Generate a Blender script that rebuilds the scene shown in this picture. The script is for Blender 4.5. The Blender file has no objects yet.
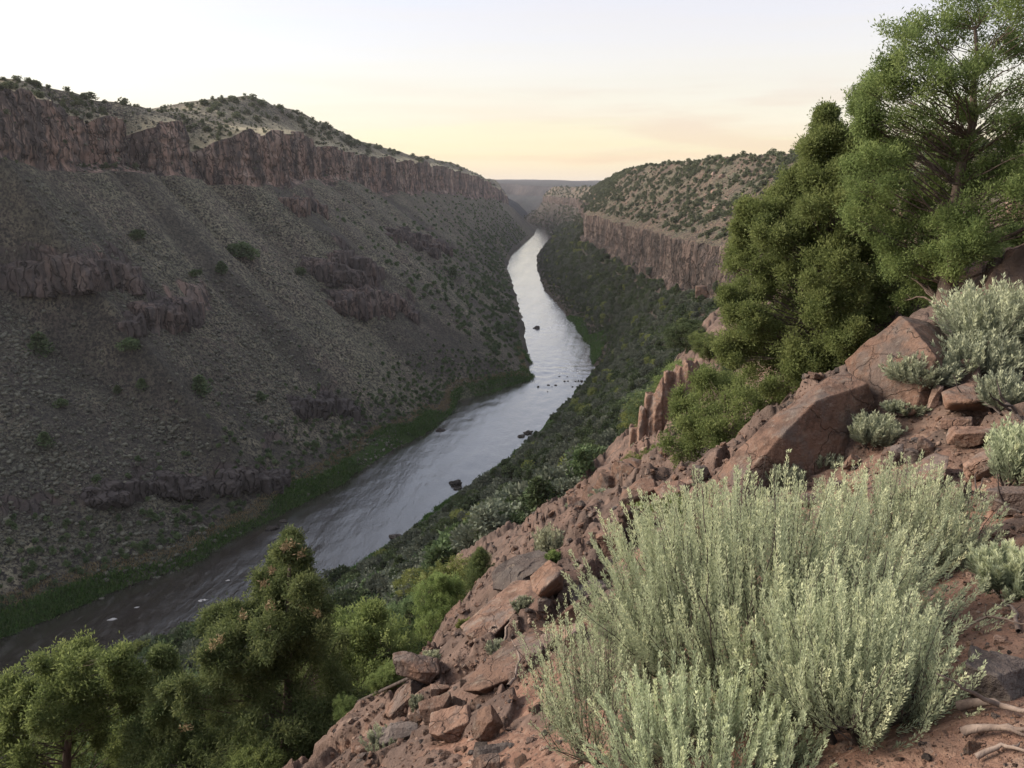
import bpy, bmesh, math, random
import numpy as np
from mathutils import Vector, Matrix
from mathutils.bvhtree import BVHTree

random.seed(7)
scene = bpy.context.scene
COL = scene.collection
R_ = math.radians

# ------------------------------------------------------------------ camera
F = 819.0
PITCH = math.atan(198 / F)
CP, SP = math.cos(PITCH), math.sin(PITCH)
HAZE = .00005
CZ = 120.0                                   # eye level above the river, metres
CAM = np.array([0, 0, CZ])
cam = bpy.data.cameras.new('camera')
cam.sensor_width = 36.0
cam.lens = F / 1024 * 36.0
cam.clip_start = 0.05
cam.clip_end = 40000
cam_ob = bpy.data.objects.new('camera', cam)
COL.objects.link(cam_ob)
cam_ob.location = (0, 0, CZ)
cam_ob.rotation_euler = (math.pi / 2 - PITCH, 0, 0)
scene.camera = cam_ob


def ray(px, py):
    a = (px - 512) / F
    b = (384 - py) / F
    return np.array([a, CP + b * SP, -SP + b * CP])


def at_depth(px, py, D):
    """point seen at px, py whose horizontal distance is D"""
    d = ray(px, py)
    return CAM + d * (D / math.hypot(d[0], d[1]))


def at_z(px, py, z):
    d = ray(px, py)
    return CAM + d * ((z - CZ) / d[2])


AU = (.31, .951)


def to_uv(x, y):
    return .31 * x + .951 * y, .951 * x - .31 * y


def to_xy(u, v):
    return .31 * u + .951 * v, .951 * u - .31 * v


# ------------------------------------------------------------------ noise
def _h(ix, iy, iz, seed):
    with np.errstate(over='ignore'):
        h = (ix.astype(np.uint32) * np.uint32(374761393) + iy.astype(np.uint32) * np.uint32(668265263)
             + iz.astype(np.uint32) * np.uint32(2147483647) + np.uint32(seed * 144665 + 1013904223))
        h = (h ^ (h >> np.uint32(13))) * np.uint32(1274126177)
        h = (h ^ (h >> np.uint32(16))) * np.uint32(2246822519)
        h = h ^ (h >> np.uint32(13))
    return (h & np.uint32(0xffffff)).astype(np.float64) / 0xffffff


def vnoise(x, y, z=0.0, seed=0):
    x, y, z = np.broadcast_arrays(np.asarray(x, float), np.asarray(y, float), np.asarray(z, float))
    fx, fy, fz = np.floor(x), np.floor(y), np.floor(z)
    ix, iy, iz = fx.astype(np.int64), fy.astype(np.int64), fz.astype(np.int64)
    tx, ty, tz = x - fx, y - fy, z - fz
    tx, ty, tz = [t * t * t * (t * (t * 6 - 15) + 10) for t in (tx, ty, tz)]
    r = 0
    for dx in (0, 1):
        for dy in (0, 1):
            for dz in (0, 1):
                w = (tx if dx else 1 - tx) * (ty if dy else 1 - ty) * (tz if dz else 1 - tz)
                r = r + w * _h(ix + dx, iy + dy, iz + dz, seed)
    return r * 2 - 1


def fbm(x, y, z=0.0, oct=4, seed=0, gain=.5):
    r, a = 0, 1.0
    x, y, z = np.asarray(x, float), np.asarray(y, float), np.asarray(z, float)
    for k in range(oct):
        r = r + a * vnoise(x + 17.3 * k, y - 9.1 * k, z + 5.7 * k, seed + k)
        x, y, z = x * 2.03, y * 2.03, z * 2.03
        a *= gain
    return r


def ridged(x, y, z=0.0, oct=3, seed=0):
    r, a = 0, 1.0
    for k in range(oct):
        r = r + a * (1 - 2 * np.abs(vnoise(x, y, z, seed + k)))
        x, y, z = x * 2.1, y * 2.1, np.asarray(z) * 2.1
        a *= .5
    return r


def cells(x, y, seed=0):
    """cell pattern: random value of the nearest cell, its two tilts, and distance to the border"""
    fx, fy = np.floor(x), np.floor(y)
    d1 = np.full(np.shape(x), 9.0); d2 = d1.copy()
    val = np.zeros(np.shape(x)); rx = val.copy(); ry = val.copy(); ta = val.copy(); tb = val.copy()
    for i in (-1, 0, 1):
        for j in (-1, 0, 1):
            cx, cy = (fx + i).astype(np.int64), (fy + j).astype(np.int64)
            z0 = np.zeros_like(cx)
            px = cx + _h(cx, cy, z0, seed); py = cy + _h(cx, cy, z0 + 1, seed)
            d = np.hypot(px - x, py - y)
            nw = d < d1
            d2 = np.where(nw, d1, np.minimum(d2, d))
            d1 = np.where(nw, d, d1)
            val = np.where(nw, _h(cx, cy, z0 + 2, seed), val)
            ta = np.where(nw, _h(cx, cy, z0 + 3, seed) - .5, ta)
            tb = np.where(nw, _h(cx, cy, z0 + 4, seed) - .5, tb)
            rx = np.where(nw, x - px, rx); ry = np.where(nw, y - py, ry)
    return val, rx * ta + ry * tb, d2 - d1


def columns(u, width, seed):
    """sharp sided columns: one random value for each"""
    i = np.floor(u / width).astype(np.int64)
    t = u / width - i
    j = np.where(t < .5, i - 1, i + 1)
    z0 = np.zeros_like(i)
    a = _h(i, z0, z0, seed); b = _h(j, z0, z0, seed)
    e = np.minimum(t, 1 - t)
    return np.where(e < .12, (a + b) / 2 + (a - b) / 2 * e / .12, a)


def sm(a, b, x):
    t = np.clip((np.asarray(x, float) - a) / (b - a), 0, 1)  # a > b falls
    return t * t * (3 - 2 * t)


# ------------------------------------------------------------------ mesh helpers
def mesh_np(name, verts, faces, smooth=False, attrs=None):
    """faces: list of (M,k) int arrays, k fixed in each"""
    if isinstance(faces, np.ndarray):
        faces = [faces]
    me = bpy.data.meshes.new(name)
    verts = np.asarray(verts, np.float32)
    me.vertices.add(len(verts))
    me.vertices.foreach_set('co', verts.ravel())
    tot = np.concatenate([np.full(len(f), f.shape[1], np.int32) for f in faces])
    loops = np.concatenate([f.ravel() for f in faces]).astype(np.int32)
    me.loops.add(len(loops))
    me.loops.foreach_set('vertex_index', loops)
    me.polygons.add(len(tot))
    start = np.concatenate([[0], np.cumsum(tot)[:-1]]).astype(np.int32)
    me.polygons.foreach_set('loop_start', start)
    me.polygons.foreach_set('loop_total', tot)
    me.polygons.foreach_set('use_smooth', np.full(len(tot), smooth))
    me.update(calc_edges=True)
    for k, a in (attrs or {}).items():
        at = me.attributes.new(k, 'FLOAT', 'POINT')
        at.data.foreach_set('value', np.asarray(a, np.float32).ravel())
    return me


def link(name, me, mat, parent=None, loc=None, rotz=None, scale=None):
    o = bpy.data.objects.new(name, me)
    if me is not None and mat is not None and not me.materials:
        me.materials.append(mat)
    COL.objects.link(o)
    if parent is not None:
        o.parent = parent
    if loc is not None:
        o.location = loc
    if rotz is not None:
        o.rotation_euler = (0, 0, rotz)
    if scale is not None:
        o.scale = (scale,) * 3 if not hasattr(scale, '__len__') else scale
    return o


def tag(o, label=None, cat=None, group=None, kind=None):
    if label:
        o['label'] = label
    if cat:
        o['category'] = cat
    if group:
        o['group'] = group
    if kind:
        o['kind'] = kind
    return o


def grid_faces(n, m):
    i = np.arange(n - 1)[:, None] * m + np.arange(m - 1)[None]
    return np.stack([i, i + 1, i + m + 1, i + m], -1).reshape(-1, 4)


def bvh_of(verts, faces):
    return BVHTree.FromPolygons([tuple(v) for v in verts.tolist()], faces.tolist())


# ------------------------------------------------------------------ materials
class NT:
    def __init__(self, name):
        self.m = bpy.data.materials.new(name)
        self.m.use_nodes = True
        self.t = self.m.node_tree
        self.t.nodes.clear()
        self.out = self.n('ShaderNodeOutputMaterial')

    def n(self, typ, **kw):
        nd = self.t.nodes.new(typ)
        for k, v in kw.items():
            if k.startswith('i_'):
                nd.inputs[k[2:].replace('_', ' ')].default_value = v
            else:
                setattr(nd, k, v)
        return nd

    def l(self, a, b):
        self.t.links.new(a, b)

    def noise(self, scale, detail=4, rough=.55, vec=None, stretch=None):
        nd = self.n('ShaderNodeTexNoise')
        nd.inputs['Scale'].default_value = scale
        nd.inputs['Detail'].default_value = detail
        nd.inputs['Roughness'].default_value = rough
        if vec is None:
            vec = self.n('ShaderNodeNewGeometry').outputs['Position']
        if stretch:
            mp = self.n('ShaderNodeMapping')
            mp.inputs['Scale'].default_value = stretch
            self.l(vec, mp.inputs['Vector'])
            vec = mp.outputs['Vector']
        self.l(vec, nd.inputs['Vector'])
        return nd.outputs['Fac']

    def ramp(self, fac, stops, interp='LINEAR'):
        r = self.n('ShaderNodeValToRGB')
        r.color_ramp.interpolation = interp
        e = r.color_ramp.elements
        while len(e) < len(stops):
            e.new(.5)
        for k, (p, c) in enumerate(stops):
            e[k].position = p
            e[k].color = (c, c, c, 1) if not hasattr(c, '__len__') else (*c, 1)
        self.l(fac, r.inputs['Fac'])
        return r.outputs['Color']

    def mix(self, fac, a, b, blend='MIX'):
        m = self.n('ShaderNodeMix', data_type='RGBA', blend_type=blend)
        for s, v in ((m.inputs['Factor'], fac), (m.inputs['A'], a), (m.inputs['B'], b)):
            if hasattr(v, 'node'):
                self.l(v, s)
            elif hasattr(v, '__len__'):
                s.default_value = (*v, 1)
            else:
                s.default_value = v
        # RGBA sockets live further down the list
        for s, v in ((m.inputs[6], a), (m.inputs[7], b)):
            if hasattr(v, 'node'):
                self.l(v, s)
            elif hasattr(v, '__len__'):
                s.default_value = (*v, 1)
        return m.outputs[2]

    def math(self, op, a, b=0.0, clamp=False):
        m = self.n('ShaderNodeMath', operation=op, use_clamp=clamp)
        for k, v in enumerate((a, b)):
            if hasattr(v, 'node'):
                self.l(v, m.inputs[k])
            else:
                m.inputs[k].default_value = v
        return m.outputs[0]

    def attr(self, name):
        return self.n('ShaderNodeAttribute', attribute_name=name).outputs['Fac']

    def bsdf(self, color, rough=.9, bump=None, bump_dist=.1, strength=1.0, spec=.25):
        b = self.n('ShaderNodeBsdfPrincipled')
        b.inputs['Roughness'].default_value = rough
        b.inputs['Specular IOR Level'].default_value = spec
        if hasattr(color, 'node'):
            self.l(color, b.inputs['Base Color'])
        else:
            b.inputs['Base Color'].default_value = (*color, 1)
        if bump is not None:
            bp = self.n('ShaderNodeBump')
            bp.inputs['Distance'].default_value = bump_dist
            bp.inputs['Strength'].default_value = strength
            self.l(bump, bp.inputs['Height'])
            self.l(bp.outputs['Normal'], b.inputs['Normal'])
        self.l(b.outputs[0], self.out.inputs['Surface'])
        return b


def canyon_material(name, dark, soil, olive, straw, c_dark, c_red, c_pale, scale=1.0):
    t = NT(name)
    n1 = t.noise(.035 * scale, 5, .6)
    n2 = t.noise(.22 * scale, 5, .65)
    n3 = t.noise(.9 * scale, 4, .7)
    ground = t.mix(t.ramp(n1, [(.38, 0), (.6, 1)]), soil, olive)
    ground = t.mix(t.ramp(n2, [(.5, 0), (.68, 1)]), ground, straw)
    ground = t.mix(t.ramp(n3, [(.44, 1), (.54, 0)]), ground, dark)
    ground = t.mix(t.ramp(t.noise(.45 * scale, 4, .7), [(.52, 0), (.60, .55)]), ground, tuple(x * 1.5 for x in olive))
    ground = t.mix(t.math('MULTIPLY', t.attr('varnish'), .75), ground, tuple(x * 1.15 for x in dark))
    ground = t.mix(t.math('MULTIPLY', t.attr('straw'), t.ramp(n2, [(.3, .5), (.6, 1)])), ground, tuple(x * 1.25 for x in straw))
    # columnar basalt: tall narrow blotches of varnish, iron red and pale lichen, with dark recesses and lit faces painted in
    k1 = t.noise(.22 * scale, 6, .68, stretch=(1, 1, .16))
    k2 = t.noise(.07 * scale, 4, .6, stretch=(1, 1, .5))
    k3 = t.noise(.5 * scale, 5, .7, stretch=(1, 1, .35))
    rock = t.mix(t.ramp(k1, [(.42, 0), (.56, 1)]), c_dark, c_red)
    rock = t.mix(t.ramp(k2, [(.50, 0), (.60, .8)]), rock, c_dark)  # broad dark patches painted as shaded recesses
    rock = t.mix(t.ramp(k2, [(.36, .45), (.45, 0)]), rock, c_pale)  # broad pale patches painted as lit faces
    rock = t.mix(t.ramp(k3, [(.56, 0), (.74, .8)]), rock, c_pale)
    rock = t.mix(t.attr('varnish'), rock, t.mix(k3, tuple(x * .6 for x in c_dark), tuple(x * 1.5 for x in c_dark)))
    vo = t.n('ShaderNodeTexVoronoi', feature='DISTANCE_TO_EDGE')
    vo.inputs['Scale'].default_value = .30 * scale
    mp = t.n('ShaderNodeMapping')
    mp.inputs['Scale'].default_value = (1, 1, .2)
    wv = t.n('ShaderNodeVectorMath', operation='MULTIPLY_ADD')
    nn = t.n('ShaderNodeTexNoise')
    nn.inputs['Scale'].default_value = .25 * scale
    t.l(t.n('ShaderNodeNewGeometry').outputs['Position'], nn.inputs['Vector'])
    t.l(nn.outputs['Color'], wv.inputs[0])
    wv.inputs[1].default_value = (5, 5, 9)
    t.l(t.n('ShaderNodeNewGeometry').outputs['Position'], wv.inputs[2])
    t.l(wv.outputs[0], mp.inputs['Vector'])
    t.l(mp.outputs[0], vo.inputs['Vector'])
    crack = t.ramp(vo.outputs['Distance'], [(.0, 1), (.10, 0)])
    rock = t.mix(t.math('MULTIPLY', crack, .8), rock, tuple(x * .45 for x in c_dark))
    c = t.mix(t.ramp(t.math('ADD', t.attr('cliff'), t.math('MULTIPLY', t.math('SUBTRACT', n2, .5), .9)), [(.3, 0), (.6, 1)]), ground, rock)
    g = t.mix(n2, (.018, .045, .008), (.05, .085, .02))
    c = t.mix(t.attr('grass'), c, g)
    h = t.math('ADD', t.math('MULTIPLY', n3, .6), t.math('MULTIPLY', t.noise(2.6 * scale, 3, .7), .5))
    h = t.math('SUBTRACT', h, t.math('MULTIPLY', crack, t.math('MULTIPLY', t.attr('cliff'), .9)))
    t.bsdf(c, .95, h, .9, .9, .1)
    return t.m


M = {}
M['left_wall'] = canyon_material('basalt_talus', (.040, .036, .034), (.150, .120, .094), (.142, .132, .092), (.30, .26, .178),
                                 (.085, .072, .068), (.285, .188, .148), (.46, .355, .295))
M['right_wall'] = canyon_material('pink_hillside', (.04, .034, .03), (.165, .108, .082), (.098, .09, .06), (.18, .148, .10),
                                  (.05, .041, .037), (.135, .097, .081), (.215, .168, .14), 1.2)


def near_ground_material():
    t = NT('red_gravel_soil')
    n1 = t.noise(.5, 5, .6)
    n2 = t.noise(4, 6, .7)
    vo = t.n('ShaderNodeTexVoronoi', feature='F1')
    vo.inputs['Scale'].default_value = 22
    vo.inputs['Randomness'].default_value = 1
    wv = t.n('ShaderNodeVectorMath', operation='MULTIPLY_ADD')
    nn = t.n('ShaderNodeTexNoise')
    nn.inputs['Scale'].default_value = 9
    nn.inputs['Detail'].default_value = 5
    t.l(t.n('ShaderNodeNewGeometry').outputs['Position'], nn.inputs['Vector'])
    t.l(nn.outputs['Color'], wv.inputs[0])
    wv.inputs[1].default_value = (.09, .09, .09)
    t.l(t.n('ShaderNodeNewGeometry').outputs['Position'], wv.inputs[2])
    t.l(wv.outputs[0], vo.inputs['Vector'])
    c = t.mix(t.ramp(n1, [(.35, 0), (.65, 1)]), (.24, .122, .08), (.175, .105, .076))
    c = t.mix(t.ramp(n2, [(.45, 0), (.7, .75)]), c, (.29, .175, .125))
    brown = t.mix(t.ramp(n1, [(.35, 0), (.65, 1)]), (.175, .118, .088), (.135, .10, .08))
    brown = t.mix(t.ramp(n2, [(.45, 0), (.7, .75)]), brown, (.235, .165, .125))
    c = t.mix(t.attr('red'), brown, c)
    peb = t.ramp(vo.outputs['Color'], [(.0, (.13, .08, .06)), (.45, (.28, .14, .09)), (.8, (.36, .22, .15)), (1, (.44, .34, .27))])
    c = t.mix(t.ramp(n2, [(.36, .85), (.6, .25)]), c, peb)
    slab = t.ramp(t.attr('slab'), [(.05, (.185, .12, .092)), (.45, (.235, .155, .12)), (.7, (.12, .086, .072)), (.85, (.17, .118, .094)), (1, (.22, .128, .094))], 'LINEAR')
    slab = t.mix(t.ramp(n2, [(.40, .75), (.62, 0)]), slab, (.095, .065, .052))
    c = t.mix(t.ramp(t.attr('slab'), [(.08, 0), (.3, .9)]), c, slab)
    dk = t.ramp(t.noise(.17, 4, .6), [(.55, 0), (.7, .6)])
    c = t.mix(dk, c, (.09, .07, .055))
    hv = t.n('ShaderNodeHueSaturation')
    hv.inputs['Value'].default_value = .78
    hv.inputs['Saturation'].default_value = .9
    t.l(c, hv.inputs['Color'])
    c = hv.outputs[0]
    h = t.math('ADD', t.math('MULTIPLY', vo.outputs['Distance'], -.35), t.math('MULTIPLY', t.noise(17, 6, .7), 1.1))
    t.bsdf(c, .95, h, .05, .9, .1)
    return t.m


M['soil'] = near_ground_material()


def water_material():
    t = NT('muddy_river_water')
    pos = t.n('ShaderNodeNewGeometry').outputs['Position']
    mp = t.n('ShaderNodeMapping')
    mp.inputs['Rotation'].default_value = (0, 0, .3)
    mp.inputs['Scale'].default_value = (1, .4, 1)
    t.l(pos, mp.inputs['Vector'])
    v = mp.outputs['Vector']
    a = t.noise(.10, 4, .6, v)
    b = t.noise(.45, 5, .65, v)
    c = t.noise(1.7, 4, .6, v)
    h = t.math('ADD', t.math('ADD', t.math('MULTIPLY', a, .35), t.math('MULTIPLY', b, .7)), t.math('MULTIPLY', c, .34))
    st = t.ramp(t.noise(.09, 3, .6, v, (1, .22, 1)), [(.36, .6), (.64, 1.25)])
    h = t.math('MULTIPLY', h, st)
    rap = t.attr('rapid')
    foamn = t.noise(.55, 6, .75, v, (1, .5, 1))
    foam = t.math('MULTIPLY', t.ramp(foamn, [(.52, 0), (.62, 1)]), rap, True)
    col = t.mix(foam, (.026, .022, .019), (.6, .58, .56))
    bs = t.bsdf(col, .05, h, 1.0, .25, 1.0)
    bs.inputs['IOR'].default_value = 1.33
    bs.inputs['Coat Weight'].default_value = 1.0
    bs.inputs['Coat IOR'].default_value = 1.33
    bs.inputs['Coat Roughness'].default_value = .14
    t.l(bs.inputs['Normal'].links[0].from_socket, bs.inputs['Coat Normal'])
    rr = t.mix(foam, (.11, .11, .11), (.7, .7, .7))
    t.l(rr, bs.inputs['Roughness'])
    return t.m


M['water'] = water_material()


def rock_material(name, c0, c1, c2, sc=1.0, lich=(.30, .24, .19)):
    c0, c1, c2, lich = [tuple(x * .72 for x in q) for q in (c0, c1, c2, lich)]
    t = NT(name)
    tc = t.n('ShaderNodeTexCoord').outputs['Object']
    oi = t.n('ShaderNodeObjectInfo')
    v = t.n('ShaderNodeVectorMath', operation='ADD')
    t.l(tc, v.inputs[0])
    t.l(oi.outputs['Location'], v.inputs[1])
    v = v.outputs[0]
    n1 = t.noise(1.3 * sc, 5, .6, v)
    n2 = t.noise(7 * sc, 6, .65, v)
    n3 = t.noise(38 * sc, 4, .7, v)
    n4 = t.noise(2.4 * sc, 5, .6, v, (1, 1, 2.6))
    c = t.mix(t.ramp(n1, [(.36, 0), (.64, 1)]), c0, c1)
    c = t.mix(t.ramp(n4, [(.53, 0), (.66, .75)]), c, c2)
    c = t.mix(t.ramp(n2, [(.54, 0), (.68, .75)]), c, lich)
    c = t.mix(t.ramp(t.noise(4.3 * sc, 5, .7, v, (1.3, .8, 1)), [(.52, 0), (.62, .7)]), c, tuple(x * .5 for x in c0))
    c = t.mix(t.ramp(n3, [(.30, .5), (.45, 0)]), c, tuple(x * .45 for x in c0))
    gp = t.ramp(t.noise(1.9 * sc, 6, .68, v, (1.2, 1, .8)), [(.50, 0), (.60, .6)])
    c = t.mix(gp, c, (.125, .108, .098))
    c = t.mix(t.ramp(t.noise(13 * sc, 5, .75, v), [(.60, 0), (.68, .55)]), c, (.27, .225, .19))
    vo = t.n('ShaderNodeTexVoronoi', feature='DISTANCE_TO_EDGE')
    vo.inputs['Scale'].default_value = 1.5 * sc
    wv = t.n('ShaderNodeVectorMath', operation='MULTIPLY_ADD')
    nn = t.n('ShaderNodeTexNoise')
    nn.inputs['Scale'].default_value = 2.5 * sc
    nn.inputs['Detail'].default_value = 4
    t.l(v, nn.inputs['Vector'])
    t.l(nn.outputs['Color'], wv.inputs[0])
    wv.inputs[1].default_value = (.5 / sc,) * 3
    t.l(v, wv.inputs[2])
    t.l(wv.outputs[0], vo.inputs['Vector'])
    crack = t.ramp(vo.outputs['Distance'], [(.0, 1), (.013, 0)])
    c = t.mix(t.math('MULTIPLY', crack, .12), c, tuple(x * .4 for x in c0))
    # every rock a little different
    hv = t.n('ShaderNodeHueSaturation')
    t.l(c, hv.inputs['Color'])
    t.l(t.math('ADD', t.math('MULTIPLY', oi.outputs['Random'], .5), .75), hv.inputs['Value'])
    c = hv.outputs[0]
    h = t.math('ADD', t.math('MULTIPLY', n2, .8), t.math('MULTIPLY', n3, .25))
    h = t.math('SUBTRACT', h, t.math('MULTIPLY', crack, .22))
    t.bsdf(c, .9, h, .09 / sc, 1.0, .15)
    return t.m


M['red_rock'] = rock_material('rust_red_rock', (.25, .145, .10), (.30, .19, .14), (.135, .09, .07))
M['brown_rock'] = rock_material('brown_rock', (.19, .115, .085), (.26, .16, .115), (.11, .075, .06))
M['grey_rock'] = rock_material('grey_basalt', (.13, .10, .088), (.19, .15, .13), (.075, .06, .055))
M['pale_rock'] = rock_material('pale_pink_rock', (.36, .235, .175), (.42, .30, .235), (.22, .14, .105))
M['black_rock'] = rock_material('wet_black_rock', (.03, .026, .024), (.05, .043, .038), (.018, .016, .015))


def foliage_material(name, c0, c1, c2, trans=.25, var=.18):
    t = NT(name)
    oi = t.n('ShaderNodeObjectInfo')
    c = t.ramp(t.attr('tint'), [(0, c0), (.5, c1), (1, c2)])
    hv = t.n('ShaderNodeHueSaturation')
    t.l(c, hv.inputs['Color'])
    t.l(t.math('ADD', t.math('MULTIPLY', oi.outputs['Random'], var * 2), 1 - var), hv.inputs['Value'])
    t.l(t.math('ADD', t.math('MULTIPLY', oi.outputs['Random'], .018), .494), hv.inputs['Hue'])
    d = t.n('ShaderNodeBsdfPrincipled')
    d.inputs['Roughness'].default_value = .75
    d.inputs['Specular IOR Level'].default_value = .2
    t.l(hv.outputs[0], d.inputs['Base Color'])
    tr = t.n('ShaderNodeBsdfTranslucent')
    t.l(hv.outputs[0], tr.inputs['Color'])
    mx = t.n('ShaderNodeMixShader')
    mx.inputs[0].default_value = trans
    t.l(d.outputs[0], mx.inputs[1])
    t.l(tr.outputs[0], mx.inputs[2])
    t.l(mx.outputs[0], t.out.inputs['Surface'])
    return t.m


M['juniper'] = foliage_material('juniper_green', (0.085, 0.114, 0.04), (0.158, 0.2, 0.068), (0.25, 0.29, 0.105), 0.5)
M['pinyon'] = foliage_material('pinyon_green', (0.058, 0.078, 0.031), (0.106, 0.13, 0.05), (0.18, 0.2, 0.08), 0.45)
M['dead_tip'] = foliage_material('dead_orange_needles', (0.17, 0.12, 0.07), (0.22, 0.16, 0.09), (0.28, 0.21, 0.12), .2)
M['dark_tree'] = foliage_material('dark_riverside_green', (0.05, 0.075, 0.034), (0.088, 0.122, 0.052), (0.135, 0.17, 0.078), .2, .32)
M['grey_tree'] = foliage_material('grey_green_willow', (0.08, 0.092, 0.065), (0.12, 0.135, 0.095), (0.17, 0.18, 0.13), .2, .32)
M['lime_tree'] = foliage_material('yellow_green_leaves', (0.09, 0.105, 0.03), (0.15, 0.17, 0.05), (0.22, 0.23, 0.08), .3)
M['sage'] = foliage_material('silver_sage_leaves', (0.18, 0.2, 0.13), (0.38, 0.42, 0.27), (0.65, 0.67, 0.42), 0.36, .08)
M['sage_grey'] = foliage_material('grey_sage_leaves', (0.15, 0.16, 0.11), (0.265, 0.28, 0.195), (0.42, 0.43, 0.28), 0.25, .12)
M['hill_shrub'] = foliage_material('hillside_shrub_green', (0.058, 0.068, 0.038), (0.098, 0.112, 0.06), (0.15, 0.16, 0.09), .2)
M['scrub'] = foliage_material('slope_scrub', (0.06, 0.058, 0.044), (0.125, 0.122, 0.094), (0.21, 0.2, 0.15), .1)
M['bank_grass'] = foliage_material('bank_grass', (0.035, 0.075, 0.015), (0.065, 0.125, 0.027), (0.13, 0.17, 0.05), .3)
M['straw'] = foliage_material('dry_straw', (.16, .12, .06), (.26, .2, .11), (.36, .30, .17), .2)


def bark_material(name, c0, c1):
    t = NT(name)
    tc = t.n('ShaderNodeTexCoord').outputs['Object']
    n = t.noise(14, 5, .65, tc, (1, 1, .2))
    t.bsdf(t.mix(t.ramp(n, [(.35, 0), (.65, 1)]), c0, c1), .95, n, .02, .8, .1)
    return t.m


M['bark'] = bark_material('juniper_bark', (.06, .045, .036), (.17, .13, .105))
M['deadwood'] = bark_material('weathered_deadwood', (.085, .062, .052), (.22, .17, .14))
M['dark_wood'] = bark_material('charred_stem', (.035, .028, .025), (.10, .08, .07))

# ------------------------------------------------------------------ river lines read off the place
LB = [(0, 640), (60, 615), (130, 588), (200, 560), (270, 520), (330, 490), (385, 455), (420, 437), (447, 417), (458, 402), (490, 392),
      (533, 380), (530, 360), (527, 340), (522, 315), (515, 290), (507, 268), (512, 255), (525, 243), (534, 235), (537, 228)]
RB = [(0, 700), (330, 590), (370, 560), (400, 540), (440, 510), (480, 485), (510, 462), (530, 440), (560, 410), (597, 370), (590, 345),
      (580, 330), (560, 308), (545, 290), (537, 270), (537, 255), (548, 240), (550, 232), (546, 228)]


def bank(lst, dz):
    a = np.array([to_uv(*at_z(x, y, 0)[:2]) for x, y in lst])
    a = a[np.argsort(a[:, 0])]
    pre = [[-400, dz[0]]]
    u1, v1 = a[-1]
    post = [[u1 + 250, v1 - 170], [u1 + 700, v1 - 560], [u1 + 1500, v1 - 1700]]
    return np.vstack([pre, a, post])


LBU = bank(LB, (-190,))
RBU = bank(RB, (-150,))


def vL(u): return np.interp(u, LBU[:, 0], LBU[:, 1]) + 1.6 * fbm(np.asarray(u) * .06, 3.3, oct=3, seed=5)
def vR(u): return np.interp(u, RBU[:, 0], RBU[:, 1]) + 1.6 * fbm(np.asarray(u) * .06, 8.3, oct=3, seed=6)


def uvz(lst):
    r = []
    for (x, y, D) in lst:
        p = at_depth(x, y, D)
        r.append((*to_uv(p[0], p[1]), p[2]))
    r = np.array(r)
    return r[np.argsort(r[:, 0])]


# ------------------------------------------------------------------ left canyon wall
rim = [(0, 82, 155, 367), (60, 98, 165, 397), (110, 112, 172, 425), (160, 117, 176, 455), (200, 122, 180, 485), (255, 134, 186, 518),
       (290, 129, 188, 575), (330, 141, 187, 720), (370, 154, 191, 880), (400, 158, 195, 1040), (430, 163, 196, 1250), (460, 170, 197, 1520),
       (485, 178, 199, 1800), (500, 187, 202, 2050), (509, 196, 208, 2330)]
top = uvz([(a, b, d) for a, b, c, d in rim])
bas = uvz([(a, c, d) for a, b, c, d in rim])
sky = uvz([(0, 76, 430), (60, 89, 460), (110, 102, 500), (150, 109, 560), (185, 109, 640), (215, 99, 700), (250, 96, 740), (300, 113, 860), (350, 139, 1080),
           (400, 153, 1300), (450, 163, 1750), (490, 179, 2080)])
us = np.concatenate([np.arange(-300, 140, 12), np.arange(140, 640, 1.05), np.arange(640, 1300, 2.2), np.arange(1300, 2800, 7.0)])
vb = np.interp(us, bas[:, 0], bas[:, 1])
wb0 = vL(us) - vb
edge = us < bas[0, 0]
wb0[edge] = 172
far = us > bas[-1, 0]
wb0[far] = wb0[~far][-1] + (us[far] - bas[-1, 0]) * .2
k = np.ones(9) / 9
wb0 = np.convolve(np.pad(wb0, 4, 'edge'), k, 'valid')
u_notch = to_uv(*at_depth(229, 165, 510)[:2])[0]
nch = sum(a_ * np.exp(-((us - u_) / w_) ** 2) for u_, a_, w_ in ((318, 9, 6), (352, 14, 7), (400, 10, 5), (486, 9, 6), (540, 13, 8), (640, 12, 12), (760, 14, 14), (960, 16, 20)))
wb = wb0 + nch + 7 * fbm(us * .013, 1.7, oct=3, seed=21) + 22 * np.exp(-((us - u_notch) / 13) ** 2)
zb = np.interp(us, bas[:, 0], bas[:, 2]) + 5 * fbm(us * .022, .77, oct=3, seed=22)
zt = np.interp(us, top[:, 0], top[:, 2]) - 10 * np.exp(-((us - u_notch) / 13) ** 2) + 2.2 * fbm(us * .05, .3, oct=4, seed=31) - .38 * nch + 3.4 * (columns(us, 11.0, 34) - .5)
zs = np.interp(us, sky[:, 0], sky[:, 2]) + 1.2 * fbm(us * .02, .9, oct=3, seed=33)
ws = vL(us) - np.interp(us, sky[:, 0], sky[:, 1])
ws[us < sky[0, 0]] = 225
ws = np.maximum(ws, wb + 40)
ws = np.convolve(np.pad(ws, 10, 'edge'), np.ones(21) / 21, 'valid')

# mid-slope outcrops: (pixel, half length along u, height)
def slope_uv(px, py):
    """where the ray through a pixel meets the smooth talus"""
    d = ray(px, py)
    t = np.linspace(100, 2500, 9000)
    p = CAM[None] + d[None] * t[:, None]
    u, v = to_uv(p[:, 0], p[:, 1])
    x = (np.interp(u, us, vL(us)) - v) / np.interp(u, us, wb0)
    z = np.interp(u, us, zb) * talus(np.clip(x, 0, 1))
    i = np.argmax(p[:, 2] < z)
    return u[i], x[i], z[i]


def talus(x):
    return .90 * x + .16 * x ** 2 - .06 * x ** 3


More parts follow.
